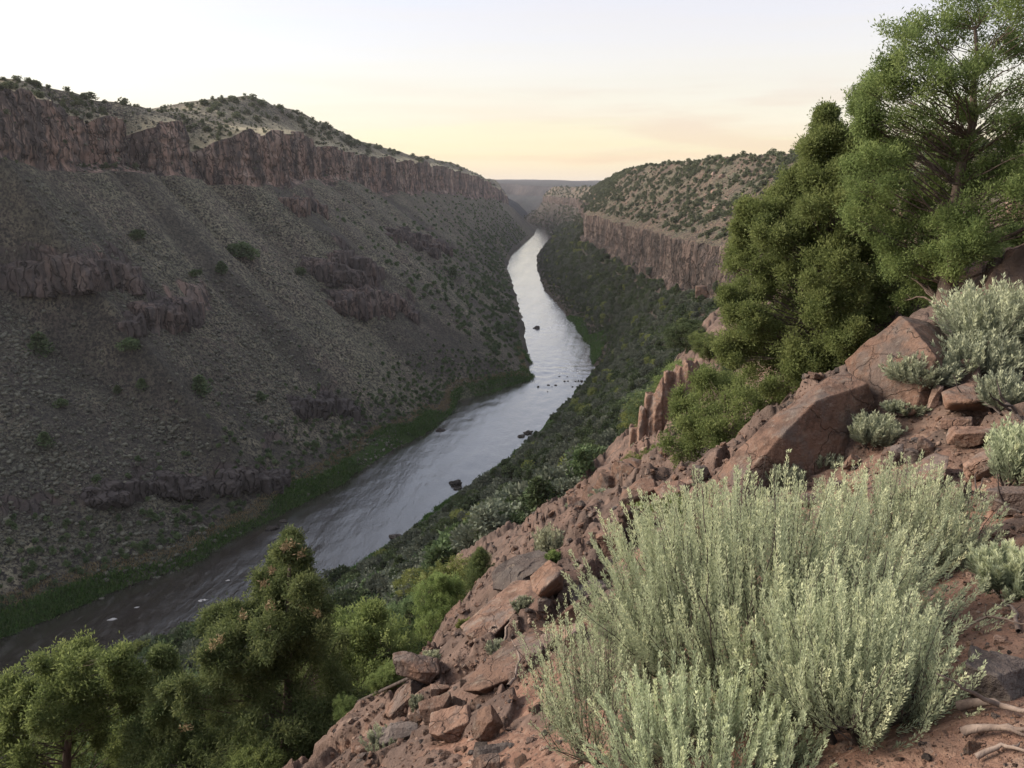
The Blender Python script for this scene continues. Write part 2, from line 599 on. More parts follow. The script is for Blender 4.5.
outc = []
for (px, py, hl, hh) in [(75, 262, 20, 13), (120, 262, 10, 7), (172, 305, 12, 15), (200, 292, 9, 10), (345, 255, 13, 13), (375, 285, 12, 14), (400, 300, 14, 12),
                         (130, 490, 16, 7), (190, 488, 14, 8), (250, 478, 10, 5), (330, 395, 9, 4), (305, 195, 10, 8), (430, 232, 30, 7), (270, 440, 10, 4), (30, 510, 12, 5)]:
    u0, x0, z0 = slope_uv(px, py)
    outc.append((u0, x0, z0, hl, hh))

NT_, NC, NP = 165, 46, 70
nu = len(us)
tt = np.linspace(0, 1, NT_)
V = vL(us)
Uall, Wall, Zall, Call, Gall = [], [], [], [], []
# talus
X = np.broadcast_to(tt, (nu, NT_))
W = X * wb[:, None]
Ug = np.broadcast_to(us[:, None], W.shape)
Z = zb[:, None] * talus(X) + 1.6 * sm(0, .03, X) - .3
rib = fbm(Ug * .03, W * .006, oct=4, seed=41)
gul = ridged(Ug * .028 + .35 * vnoise(Ug * .02, W * .02, seed=39), W * .004, oct=2, seed=40)
Z = Z + sm(.05, .35, X) * (1.2 * np.minimum(gul, .6) + 3.2 * rib + .8 * fbm(Ug * .12, W * .12, oct=4, seed=43)) * (1 - .6 * sm(.85, 1, X))
cl = np.zeros_like(Z)
vrn = np.zeros_like(Z)
for (u0, x0, z0, hl, hh) in outc:
    m = np.exp(-(np.abs(Ug - u0 + 3 * vnoise(W * .13, Ug * .13, seed=45)) / hl) ** 4) * np.clip(1.0 + .7 * fbm(Ug * .09, W * .09 + u0, oct=3, seed=44), 0, 1)
    wj = 2.0 * fbm(Ug * .12, u0, oct=3, seed=47) + 3.6 * columns(Ug + .8 * vnoise(W * .2, Ug * .1, seed=46), 4.1, 48) - 1.8
    s = (W + wj) - x0 * wb[:, None]                       # distance upslope of the outcrop's foot
    step = hh * .55 * (sm(-hh * .12, hh * .16, s) - .5) * np.exp(-np.abs(s) / (hh * 1.8))
    Z = Z + m * step * 1.15
    vrn = np.maximum(vrn, m * (.9 if z0 < 70 else .3))
    cl = np.maximum(cl, m * (np.exp(-((s - .02 * hh) / (hh * .34)) ** 4)) * .8)
chute = sm(.18, .5, fbm(Ug * .06 + W * .012, W * .010, oct=3, seed=50))
vrn = np.maximum(vrn, .26 * chute)
vrn = np.maximum(vrn, .85 * sm(75, 25, Z) * sm(-.25, .35, fbm(Ug * .018, W * .03, oct=3, seed=49)))
Uall.append(Ug); Wall.append(W); Zall.append(Z); Call.append(np.clip(cl, 0, 1))
gm = (1 - sm(4, 8, W)) * np.clip(.75 + .8 * fbm(Ug * .03, 5.1, oct=3, seed=51), 0, 1) * (us[:, None] < 520) * (1 - .7 * sm(320, 420, us[:, None]))
Gall.append(gm)
ztal = Z[:, -1]
# cliff
tc_ = np.linspace(0, 1, NC + 1)[1:]
C = np.broadcast_to(tc_, (nu, NC))
Ug = np.broadcast_to(us[:, None], C.shape)
Zc = ztal[:, None] + (zt - ztal)[:, None] * C
butt = np.abs(vnoise(us * .035, 2.2, seed=61)) * 13 + 4.5 * columns(us + 3 * vnoise(us * .1, 1.1, seed=59), 17.0, 58) + np.abs(vnoise(us * .11, 6.2, seed=62)) * 3
uw_ = Ug + .9 * vnoise(Zc * .12, Ug * .05, seed=60) + 14
col_ = 3.4 * columns(uw_, 7.3, 63) + 1.8 * columns(uw_ + 40, 2.9, 64) + .8 * fbm(Ug * .4, Zc * .35, oct=3, seed=65)
brk = columns(Zc + 2.5 * vnoise(Ug * .05, 3.3, seed=66) + 3 * columns(uw_, 7.3, 68), 8.5, 67)
Wc = wb[:, None] + 3 + 5 * C + (butt[:, None] - 6) * np.minimum(1, C * 6) * (1 - .2 * C) + (col_ + 2.2 * brk - 3) * np.minimum(1, C * 8)
Uall.append(Ug); Wall.append(Wc); Zall.append(Zc); Call.append(np.clip(1.2 - sm(.9, 1.0, C) * .7, 0, 1)); Gall.append(C * 0)
# plateau and hill
tp = np.linspace(0, 1, NP + 1)[1:] ** 1.25
Pp = np.broadcast_to(tp, (nu, NP))
Ug = np.broadcast_to(us[:, None], Pp.shape)
wt = Wc[:, -1]
Wp = wt[:, None] + (ws - wt)[:, None] * Pp
Zp = zt[:, None] + (zs - zt)[:, None] * (.25 * Pp + .75 * sm(0, 1, Pp) ** .9) + 1.1 * fbm(Ug * .07, Wp * .07, oct=4, seed=71) * np.minimum(1, Pp * 6)
Uall.append(Ug); Wall.append(Wp); Zall.append(Zp); Call.append(Pp * 0 + .35 * (1 - sm(0, .05, Pp))); Gall.append(Pp * 0)
# beyond the skyline
Wf = np.stack([ws + 25, ws + 80, ws + 250, ws + 900, ws + 2200, ws + 4000], 1)
Zf = np.stack([zs - 1.5, zs - 8, zs - 22, zs * .5 + 58, 0 * zs + 128, 0 * zs + 128], 1)
Uall.append(np.broadcast_to(us[:, None], Wf.shape)); Wall.append(Wf); Zall.append(Zf); Call.append(Wf * 0); Gall.append(Wf * 0)
# a lip that dips under the water
pre_w = np.stack([us * 0 - 6, us * 0 - 1.5], 1)
Uall.insert(0, np.broadcast_to(us[:, None], pre_w.shape)); Wall.insert(0, pre_w)
Zall.insert(0, np.stack([us * 0 - 2.5, us * 0 - .7], 1)); Call.insert(0, pre_w * 0); Gall.insert(0, pre_w * 0 + .3)
U, W, Z, CL, GR = [np.concatenate(a, 1) for a in (Uall, Wall, Zall, Call, Gall)]
x, y = to_xy(U, V[:, None] - W)
LV = np.stack([x, y, Z], -1).reshape(-1, 3)
LF = grid_faces(*U.shape)[:, ::-1]
VRN = np.zeros_like(Z)
VRN[:, 2:2 + NT_] = vrn
STR = np.zeros_like(Z)
STR[:, 2 + NT_ + NC:2 + NT_ + NC + NP] = (1 - sm(.05, .45, Pp)) * .75 + .35 * sm(.1, .6, fbm(Ug * .02, Wp * .02, oct=3, seed=72))
me = mesh_np('canyon_wall', LV, LF, True, {'cliff': CL, 'grass': GR, 'varnish': VRN, 'straw': STR})
o = link('left_canyon_hillside', me, M['left_wall'])
tag(o, kind='structure')
B_left = bvh_of(LV, LF)

# ------------------------------------------------------------------ right canyon wall (beyond the near slope)
cliff_r = [(-300, -34, 62, 84), (0, -26, 64, 84), (60, -19, 66, 85), (100, -14, 66, 88), (130, -11, 68, 93), (159, -12, 69, 95), (185, -12, 74, 95), (230, -4, 76, 95),
           (300, -12, 74, 95), (350, -28, 71, 96)]
for (px, pb, pt, D) in [(690, 297, 243, 430), (671, 293, 237, 500), (640, 278, 230, 650), (612, 262, 222, 800), (590, 249, 216, 910), (577, 241, 213, 1010)]:
    p = at_depth(px, pb, D)
    q = at_depth(px, pt, D + 5)
    cliff_r.append((*to_uv(p[0], p[1]), p[2], q[2]))
u9, v9, z9, t9 = cliff_r[-1]
for du in (120, 300, 600, 1000, 1600):
    uu = u9 + du
    vv = float(np.interp(uu, RBU[:, 0], RBU[:, 1])) + 75
    cliff_r.append((uu, vv, 66, 96 - du * .004))
cliff_r = np.array(sorted(cliff_r))
sky_r = uvz([(552, 187, 1900), (575, 185, 1500), (600, 180, 1200), (625, 171, 1030), (650, 166, 900), (700, 161, 760), (740, 156, 660), (790, 154, 590), (850, 152, 480), (900, 150, 420), (1024, 140, 350)])
sky_r = np.vstack([[-300, 140, 165], [0, 140, 165], [200, 125, 158], sky_r, [2400, -560, 118], [3200, -2000, 118]])
ur = np.concatenate([np.arange(-200, 60, 8), np.arange(60, 940, 1.3), np.arange(940, 2700, 7)])
Vr = vR(ur)
vc = np.interp(ur, cliff_r[:, 0], cliff_r[:, 1]) + 2.5 * fbm(ur * .03, 4.4, oct=3, seed=81)
zcb = np.interp(ur, cliff_r[:, 0], cliff_r[:, 2])
zct = np.interp(ur, cliff_r[:, 0], cliff_r[:, 3]) + .9 * fbm(ur * .06, 7.7, oct=4, seed=83)
vs = np.maximum(np.interp(ur, sky_r[:, 0], sky_r[:, 1]), vc + 30)
vs = np.convolve(np.pad(vs, 8, 'edge'), np.ones(17) / 17, 'valid')
zsr = np.interp(ur, sky_r[:, 0], sky_r[:, 2])
nr = len(ur)
UU, VV, ZZ, CC, GG = [], [], [], [], []


def addr(u2, v2, z2, c2, g2=None):
    UU.append(u2); VV.append(v2); ZZ.append(z2); CC.append(c2); GG.append(v2 * 0 if g2 is None else g2)


q = np.stack([ur * 0 - 6, ur * 0 - 1.5], 1)
addr(np.broadcast_to(ur[:, None], q.shape), Vr[:, None] + q, np.stack([ur * 0 - 2.5, ur * 0 - .7], 1), q * 0, q * 0 + .6)
X = np.broadcast_to(np.linspace(0, 1, 80), (nr, 80))
Ug = np.broadcast_to(ur[:, None], X.shape)
v2 = Vr[:, None] + X * (vc - Vr)[:, None]
z2 = zcb[:, None] * (.55 * X + .45 * X ** 2) + 1.2 * sm(0, .03, X) + sm(.05, .3, X) * (2.5 * fbm(Ug * .04, v2 * .03, oct=4, seed=85))
w2 = v2 - Vr[:, None]
addr(Ug, v2, z2, X * 0 + .0, (1 - sm(4, 9, w2)) * .85 * (Ug < 520))
zt0 = z2[:, -1]
C = np.broadcast_to(np.linspace(0, 1, 43)[1:], (nr, 42))
Ug = np.broadcast_to(ur[:, None], C.shape)
zc2 = zt0[:, None] + (zct - zt0)[:, None] * C
bt = np.abs(vnoise(ur * .06, 3.2, seed=91)) * 5 + np.abs(vnoise(ur * .16, 6.9, seed=92)) * 2
uw_ = Ug + .7 * vnoise(zc2 * .15, Ug * .05, seed=90) + 900
c3 = 2.6 * columns(uw_, 5.7, 93) + 1.4 * columns(uw_ + 33, 2.3, 94) + .6 * fbm(Ug * .5, zc2 * .4, oct=3, seed=95) + 3.0 * columns(zc2 + 2 * vnoise(Ug * .06, 1.3, seed=96) + 3 * columns(uw_, 5.7, 97), 7.0, 98)
v3 = vc[:, None] + 1 + 3 * C + (bt[:, None] - 2) * np.minimum(1, C * 6) * (1 - .3 * C) + (c3 - 2.4) * np.minimum(1, C * 8)
addr(Ug, v3, zc2, np.clip(1.2 - sm(.9, 1, C) * .7, 0, 1))
tp = np.linspace(0, 1, 121)[1:] ** 1.15
Pp = np.broadcast_to(tp, (nr, 120))
Ug = np.broadcast_to(ur[:, None], Pp.shape)
vt = v3[:, -1]
v4 = vt[:, None] + (vs - vt)[:, None] * Pp
z4 = zct[:, None] + (zsr - zct)[:, None] * (.8 * Pp + .2 * sm(0, 1, Pp)) + np.minimum(1, Pp * 5) * (1.8 * fbm(Ug * .04, v4 * .04, oct=4, seed=97) + .5 * fbm(Ug * .2, v4 * .2, oct=3, seed=98)) * (1 - .5 * sm(.8, 1, Pp))
rk = sm(.25, .6, fbm(Ug * .05, v4 * .09, oct=3, seed=99)) * .9
addr(Ug, v4, z4, rk * .45)
vf = np.stack([vs + 25, vs + 90, vs + 300, vs + 1200, vs + 4000], 1)
zf = np.stack([zsr - .5, zsr - 3, zsr - 8, zsr * 0 + 124, zsr * 0 + 124], 1)
addr(np.broadcast_to(ur[:, None], vf.shape), vf, zf, vf * 0)
U, V4, Z, CL, GR = [np.concatenate(a, 1) for a in (UU, VV, ZZ, CC, GG)]
x, y = to_xy(U, V4)

# ------------------------------------------------------------------ the slope the viewer stands on
ctrl = [  # px, py, horizontal distance
    (1000, 700, 2.4), (1060, 640, 2.9), (960, 560, 4.4), (1000, 460, 6.5), (950, 425, 8.3), (1010, 385, 9.5), (900, 412, 9.5), (865, 405, 10.6), (960, 345, 12.5),
    (780, 512, 8.0), (705, 512, 9.6), (650, 600, 6.5), (600, 700, 4.3), (560, 768, 3.4), (480, 768, 4.2), (400, 768, 5.6), (340, 775, 6.8),
    (420, 692, 7.6), (480, 642, 9.2), (540, 592, 11), (604, 548, 12.5), (655, 522, 12.5), (506, 585, 14), (578, 520, 20), (628, 480, 36), (668, 446, 58),
    (690, 492, 19), (740, 448, 26), (705, 405, 50), (740, 352, 80), (690, 338, 100), (664, 352, 122), (800, 300, 100), (800, 268, 150), (720, 312, 150),
    (1000, 250, 22), (1060, 240, 30), (1040, 215, 60), (1024, 195, 150), (900, 330, 25), (900, 262, 80), (820, 400, 20), (860, 360, 17),
    (300, 800, 9.5), (220, 850, 12), (100, 850, 14), (0, 850, 14), (420, 660, 15), (450, 625, 20), (480, 590, 30), (520, 545, 45), (400, 720, 20), (380, 690, 45), (460, 560, 70),
    (300, 780, 25), (100, 850, 28), (0, 860, 28), (200, 800, 60), (0, 830, 60), (600, 500, 70), (640, 470, 120), (500, 520, 130), (300, 720, 130), (0, 760, 130), (-300, 780, 130), (-300, 850, 20), (-300, 900, 8),
    (1300, 300, 12), (1300, 200, 60), (1300, 600, 3), (1300, 160, 150)]
cd = []
for (px, py, D) in ctrl:
    p = at_depth(px, py, D)
    th = math.atan2(p[0], p[1])
    cd.append((th * 2.2, math.log(D), (p[2] - CZ + 1.6) / D))
cd = np.array(cd)


def tps(r):
    return np.where(r > 1e-9, r * r * np.log(np.maximum(r, 1e-9)), 0)


n_ = len(cd)
A = np.zeros((n_ + 3, n_ + 3))
dd = np.hypot(cd[:, None, 0] - cd[None, :, 0], cd[:, None, 1] - cd[None, :, 1])
A[:n_, :n_] = tps(dd) + np.eye(n_) * .02
A[:n_, n_] = 1; A[:n_, n_ + 1:] = cd[:, :2]
A[n_, :n_] = 1; A[n_ + 1:, :n_] = cd[:, :2].T
sol = np.linalg.solve(A, np.concatenate([cd[:, 2], [0, 0, 0]]))


def near_smooth(x, y):
    th = np.arctan2(x, y) * 2.2
    D = np.hypot(x, y)
    lr = np.log(np.maximum(D, 1.6))
    q = sol[n_] + sol[n_ + 1] * th + sol[n_ + 2] * lr
    for k in range(n_):
        q = q + sol[k] * tps(np.hypot(th - cd[k, 0], lr - cd[k, 1]))
    return CZ - 1.6 + q * np.maximum(D, .0)


def near_z(x, y):
    D = np.hypot(x, y)
    z = near_smooth(x, y)
    amp = np.clip(D / 12, .12, 1.6)
    z = z + amp * (.22 * fbm(x * .45, y * .45, oct=3, seed=101)) + np.clip(D / 10, .25, 1.5) * (.07 * ridged(x * 1.3, y * 1.3, oct=3, seed=103) + .05 * fbm(x * 5, y * 5, oct=2, seed=105))
    wx, wy = x + .25 * vnoise(x * 1.1, y * 1.1, seed=106), y + .25 * vnoise(x * 1.1, y * 1.1, 5, seed=107)
    blk = 0
    for (sc, h_, sd, r0, r1) in ((1.1, .34, 108, 5, 9), (.42, .13, 109, 3.2, 6), (3.2, 1.1, 110, 16, 30)):
        val, tilt, e = cells(wx / sc, wy / sc * .8, sd)
        on = sm(.45, .7, val + .35 * fbm(x * .3 / sc, y * .3 / sc, oct=2, seed=sd + 20))
        q = on * sm(0, .14, e) * h_ * (.45 + .55 * val + .9 * tilt) * sm(r0, r1, D)
        z = z + q
        blk = np.maximum(blk, on * sm(0, .1, e) * sm(r0, r1, D) * (.35 + .65 * ((val * 7.13) % 1)))
    return z, blk


nth, nrr = 680, 620
th = np.radians(np.concatenate([np.linspace(-100, -34, 30), np.linspace(-33.5, 34, nth - 60), np.linspace(35, 100, 30)]))
rr = np.exp(np.linspace(math.log(.6), math.log(150), nrr))
TH, RR = np.meshgrid(th, rr, indexing='ij')
nx, ny = RR * np.sin(TH), RR * np.cos(TH)
nz, nblk = near_z(nx, ny)
nz = nz - 25 * sm(115, 150, RR)
NV = np.stack([nx, ny, nz], -1).reshape(-1, 3)
NF = grid_faces(nth, nrr)[:, ::-1]
o = link('rocky_slope_ground', mesh_np('slope_ground', NV, NF, True, {'slab': nblk, 'red': np.clip(.95 * sm(8.5, 4.5, RR) + .8 * sm(.05, .5, fbm(nx * .35, ny * .35, oct=3, seed=115)), 0, 1)}), M['soil'])
tag(o, kind='structure')
B_near = bvh_of(NV, NF)

# the canyon wall keeps under the near slope
D = np.hypot(x, y)
act = (D < 160)
nzz = near_smooth(x[act], y[act]) - 25 * sm(115, 150, D[act])
Z[act] = np.where(nzz > Z[act], np.minimum(Z[act], nzz - 1.5), Z[act])
RV = np.stack([x, y, Z], -1).reshape(-1, 3)
RF = grid_faces(*U.shape)
VR2 = np.zeros_like(Z)
VR2[:, 2:82] = .9
o = link('right_canyon_hillside', mesh_np('canyon_wall_right', RV, RF, True, {'cliff': CL, 'grass': GR, 'varnish': VR2}), M['right_wall'])
tag(o, kind='structure')
B_right = bvh_of(RV, RF)

# ------------------------------------------------------------------ river and far country
uw = np.concatenate([np.arange(-350, 150, 15), np.arange(150, 700, 2.5), np.arange(700, 2700, 10), np.arange(2700, 3900, 60)])
sw = np.linspace(0, 1, 30)
Uw, Sw = np.meshgrid(uw, sw, indexing='ij')
Vw = (vL(uw) - 4)[:, None] * (1 - Sw) + (vR(uw) + 4)[:, None] * Sw
x, y = to_xy(Uw, Vw)
rap = .06 + 1.3 * np.exp(-((Uw - 520) / 26) ** 2) + .35 * sm(560, 700, Uw) + .16 * sm(320, 420, Uw)
rap = rap * np.clip(.7 + .9 * fbm(Uw * .02, Vw * .03, oct=2, seed=111), 0, 1)
zw = .10 * fbm(Uw * .12, Vw * .25, oct=3, seed=113) + .25 * np.exp(-((Uw - 520) / 30) ** 2) * ridged(Uw * .16, Vw * .1, oct=2, seed=114)
o = link('river_water', mesh_np('river', np.stack([x, y, zw], -1).reshape(-1, 3), grid_faces(*Uw.shape)[:, ::-1], True, {'rapid': np.clip(rap, 0, 1)}), M['water'])
tag(o, kind='structure')

gx = np.concatenate([np.linspace(-6000, -900, 20), np.linspace(-860, 900, 150), np.linspace(1000, 6000, 20)])
gy = np.concatenate([np.linspace(2450, 5200, 150), np.linspace(5400, 12000, 30)])
GX, GY = np.meshgrid(gx, gy, indexing='ij')
xc = np.interp(GY, [2300, 2700, 3100, 3600, 4200, 5200, 12000], [80, 75, 115, 60, -160, -900, -5000])
dx = np.abs(GX - xc + 25 * fbm(GY * .006, GX * .002, oct=3, seed=121))
hz = np.interp(GY, [2400, 3500, 5000, 9000, 12000], [96, 118, 138, 160, 178])
prof = .62 * sm(22, 120, dx) + .38 * sm(125, 150, dx)
z = hz * prof + 5 * fbm(GX * .004, GY * .004, oct=4, seed=123) * sm(60, 200, dx)
z = z + 22 * np.maximum(0, fbm(GX * .0011, GY * .0006, oct=3, seed=125)) * sm(4200, 6500, GY)
side = sm(-25, 25, GX - xc) * sm(25, 90, dx) * (1 - sm(2900, 3500, GY))
clf = sm(118, 130, dx) * (1 - sm(146, 165, dx))
o = link('far_canyon_terrain', mesh_np('far_canyon', np.stack([GX, GY, z], -1).reshape(-1, 3), grid_faces(*GX.shape)[:, ::-1], True, {'cliff': clf, 'grass': clf * 0}), None)
tag(o, kind='structure')
o.data.materials.append(canyon_material('far_mesa_ground', (.020, .022, .026), (.036, .034, .036), (.028, .032, .032), (.055, .05, .044), (.024, .024, .028), (.046, .038, .039), (.08, .066, .055), .18))  # bluish dark tones put the distance haze into the ground colour


def hit(px, py, which=None):
    """first ground seen through a pixel: point and normal"""
    d = Vector(ray(px, py)).normalized()
    best = None
    for b in (which or (B_near, B_right, B_left)):
        r = b.ray_cast(Vector((0, 0, CZ)), d)
        if r[0] is not None and (best is None or r[3] < best[3]):
            best = r
    return (None, None, 1e9) if best is None else (best[0], best[1], best[3])


def ground_z(x, y, which=None):
    z = None
    for b in (which or (B_near, B_right, B_left)):
        r = b.ray_cast(Vector((x, y, 700)), Vector((0, 0, -1)))
        if r[0] is not None and (z is None or r[0].z > z):
            z = r[0].z
    return z


def to_px(p):
    X, Y, Zz = p[0], p[1], p[2] - CZ
    d = Y * CP - Zz * SP
    return 512 + F * X / d, 384 - F * (Y * SP + Zz * CP) / d, d


# ------------------------------------------------------------------ foliage tools
_ico = {}


def ico(n):
    if n not in _ico:
        bm = bmesh.new()
        bmesh.ops.create_icosphere(bm, subdivisions=n, radius=1)
        v = np.array([q.co[:] for q in bm.verts])
        f = np.array([[q.index for q in p.verts] for p in bm.faces])
        bm.free()
        _ico[n] = (v, f)
    return _ico[n]


def unit(a):
    return a / np.maximum(np.linalg.norm(a, axis=-1, keepdims=True), 1e-9)


def leaf_quads(c, d, length, width, rng, fold=.0):
    """rhombic leaves: base c, direction d"""
    n = len(c)
    d = unit(d)
    s = unit(np.cross(d, rng.normal(size=(n, 3))))
    L = (length * rng.uniform(.7, 1.3, n))[:, None]
    Wd = (width * rng.uniform(.7, 1.3, n))[:, None]
    v = np.stack([c, c + d * L * .5 + s * Wd * .5, c + d * L, c + d * L * .5 - s * Wd * .5], 1)
    return v.reshape(-1, 3), np.arange(n * 4).reshape(n, 4)


class Tubes:
    def __init__(self):
        self.v, self.f, self.n = [], [], 0

    def add(self, pts, rad, k=6):
        pts = np.asarray(pts, float)
        rad = np.broadcast_to(np.asarray(rad, float), (len(pts),))
        t = unit(np.gradient(pts, axis=0))
        ref = np.array([0.31, .17, .93]) if abs(t[0][2]) < .9 else np.array([1, 0, 0.])
        a = unit(np.cross(t, ref))
        b = np.cross(t, a)
        an = np.linspace(0, 2 * np.pi, k, endpoint=False)
        ring = pts[:, None] + rad[:, None, None] * (np.cos(an)[None, :, None] * a[:, None] + np.sin(an)[None, :, None] * b[:, None])
        m = len(pts)
        i = np.arange(m - 1)[:, None] * k
        j = np.arange(k)[None]
        j2 = (j + 1) % k
        f = np.stack([i + j, i + j2, i + k + j2, i + k + j], -1).reshape(-1, 4) + self.n
        self.v.append(ring.reshape(-1, 3)); self.f.append(f)
        self.n += m * k

    def mesh(self, name):
        return mesh_np(name, np.concatenate(self.v), np.concatenate(self.f), True)


def bent(a, b, rng, amp=.12, n=7, sag=0.0):
    t = np.linspace(0, 1, n)[:, None]
    L = np.linalg.norm(np.subtract(b, a))
    off = np.cumsum(rng.normal(size=(n, 3)), 0) * amp * L / n
    off = off - t * off[-1] - (1 - t) * off[0]
    p = np.asarray(a) * (1 - t) + np.asarray(b) * t + off
    p[:, 2] += sag * L * (t[:, 0] * (1 - t[:, 0])) * 4
    return p


def build_tree(trunk, r0, lobes, rng, tufts=40, leaves=30, leaf=(.10, .03), tuft_r=.14, up=.35, limb_r=.35, shell=.55, tint0=.5, dead=None, bare_twigs=0, sparse=None):
    """trunk: polyline; lobes: (centre, radius). Returns wood, crown and dead-tip meshes in the same space."""
    trunk = np.asarray(trunk, float)
    wood = Tubes()
    m = len(trunk)
    wood.add(trunk, r0 * (1 - .85 * np.linspace(0, 1, m)) + r0 * .35 * np.exp(-np.linspace(0, 1, m) * 14), 9)
    cs, ds, ti = [], [], []
    top_z = max(l[0][2] for l in lobes)
    for li, (c, r) in enumerate(lobes):
        c = np.asarray(c, float)
        r = np.broadcast_to(np.asarray(r, float), (3,))
        # limb leaves the trunk a little below the lobe
        hd = np.linalg.norm(c[:2] - trunk[:, :2], axis=1)
        want = c[2] - .55 * hd.min() - .15 * r[2]
        i = int(np.argmin(np.abs(trunk[:, 2] - want) + .0 * hd))
        i = min(i, m - 1)
        lr = max(r0 * limb_r * (1 - .75 * i / m), r0 * .05) * (.42 if sparse else 1)
        limb = bent(trunk[i], c, rng, .22, 7, .03)
        wood.add(limb, np.linspace(lr, lr * .3, 7), 6)
        k = int(tufts * (sparse[li] if sparse else 1))
        dirs = unit(rng.normal(size=(k, 3)))
        rad = shell + (1.08 - shell) * rng.random(k) ** .7
        lump = 1 + .28 * vnoise(dirs[:, 0] * 1.7, dirs[:, 1] * 1.7, dirs[:, 2] * 1.7 + li * 3.7, 7)
        tc = c + dirs * r * (rad * lump)[:, None]
        for q in range(0, k, 3):
            st = limb[int(rng.integers(3, 7))]
            wood.add(bent(st, tc[q], rng, .2, 4), np.linspace(lr * .28, lr * .08, 4), 3)
        for q in range(bare_twigs):
            e2 = c + unit(rng.normal(size=3)) * r * 1.25
            wood.add(bent(limb[5], e2, rng, .35, 6), np.linspace(lr * .25, lr * .05, 6), 3)
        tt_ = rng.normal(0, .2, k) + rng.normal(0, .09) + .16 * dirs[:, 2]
        n = k * leaves
        cc = np.repeat(tc, leaves, 0) + rng.normal(size=(n, 3)) * tuft_r * .5
        od = np.repeat(dirs, leaves, 0)
        dd_ = unit(unit(cc - np.repeat(tc, leaves, 0)) * .35 + od * .25 + np.array([0, 0, up * .8]) + rng.normal(size=(n, 3)) * .6)
        cs.append(cc); ds.append(dd_)
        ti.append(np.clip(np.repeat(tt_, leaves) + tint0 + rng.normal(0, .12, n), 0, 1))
    c_, d_, t_ = np.concatenate(cs), np.concatenate(ds), np.concatenate(ti)
    v, f = leaf_quads(c_, d_, leaf[0], leaf[1], rng)
    crown = mesh_np('crown', v, f, False, {'tint': np.repeat(t_, 4)})
    dm = None
    if dead:
        dm = []
        for p, s_, k2 in dead:
            cs = np.asarray(p) + rng.normal(size=(k2, 3)) * s_
            d_ = unit(rng.normal(size=cs.shape) + np.array([0, 0, .5]))
            v, f = leaf_quads(cs, d_, leaf[0] * .9, leaf[1] * 1.1, rng)
            dm.append(mesh_np('dead_tip', v, f, False, {'tint': np.repeat(rng.random(len(cs)), 4)}))
    return wood.mesh('trunk'), crown, dm


def thing(name, loc, label=None, cat=None, group=None, rotz=0, scale=1):
    o = bpy.data.objects.new(name, None)
    o.empty_display_size = .2
    COL.objects.link(o)
    o.location = loc
    o.rotation_euler = (0, 0, rotz)
    o.scale = (scale,) * 3 if not hasattr(scale, '__len__') else scale
    return tag(o, label, cat, group)


def dup(root, loc, rotz, scale, label=None, group=None, tilt=(0, 0)):
    r = root.copy()
    COL.objects.link(r)
    r.location = loc
    r.rotation_euler = (tilt[0], tilt[1], rotz)
    r.scale = (scale,) * 3 if not hasattr(scale, '__len__') else scale
    if label:
        r['label'] = label
    if group:
        r['group'] = group
    for ch in root.children:
        c = ch.copy()
        COL.objects.link(c)
        c.parent = r
    return r


# ------------------------------------------------------------------ hero trees near the viewer
def px_lobes(lst, D, rng, dj=.8, squash=.85):
    out = []
    for l in lst:
        px, py, r = l[:3]
        dd = D + (l[3] if len(l) > 3 else rng.uniform(-dj, dj))
        p = at_depth(px, py, dd)
        s = to_px(p)[2] / F
        out.append((p, np.array([r * s, r * s, r * s * squash])))
    return out


def hero_tree(name, label, base_px, D, lobes_px, top_px, mat, r0, seed, dj=.8, dead_px=None, trunk_bend=.06, group=None, core=.62, **kw):
    rng = np.random.default_rng(seed)
    b = at_depth(base_px[0], base_px[1], D)
    gz = ground_z(b[0], b[1], (B_near,))
    base = np.array([b[0], b[1], gz - .05])
    lobes = px_lobes(lobes_px, D, rng, dj)
    topp = at_depth(top_px[0], top_px[1], D)
    trunk = bent(base, topp, rng, trunk_bend, 14) - base
    fine, sp_l = [], []
    for li, (c, r) in enumerate(lobes):
        for q in range(9):
            o_ = unit(rng.normal(size=3)) * r * (0 if q == 0 else rng.uniform(.55, 1.15))
            fine.append((c + o_ - base, r * (core if q == 0 else rng.uniform(.2, .42)) * rng.uniform(.75, 1.25, 3)))
            sp_l.append((kw.get('sparse') or [1] * len(lobes))[li] * (.28 + .5 * (core - .58) if q == 0 else .13))
    lobes = fine
    kw['sparse'] = sp_l
    dead = None
    if dead_px:
        dead = []
        for (px, py, s) in dead_px:
            p = at_depth(px, py, D - .6) - base
            dead.append((p, s * .6, 44))
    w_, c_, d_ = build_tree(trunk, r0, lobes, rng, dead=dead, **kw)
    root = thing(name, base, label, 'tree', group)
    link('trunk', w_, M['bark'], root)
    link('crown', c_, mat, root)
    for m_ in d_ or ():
        tag(link('dead_tip', m_, M['dead_tip'], root), 'dry orange needle tips')
    return root


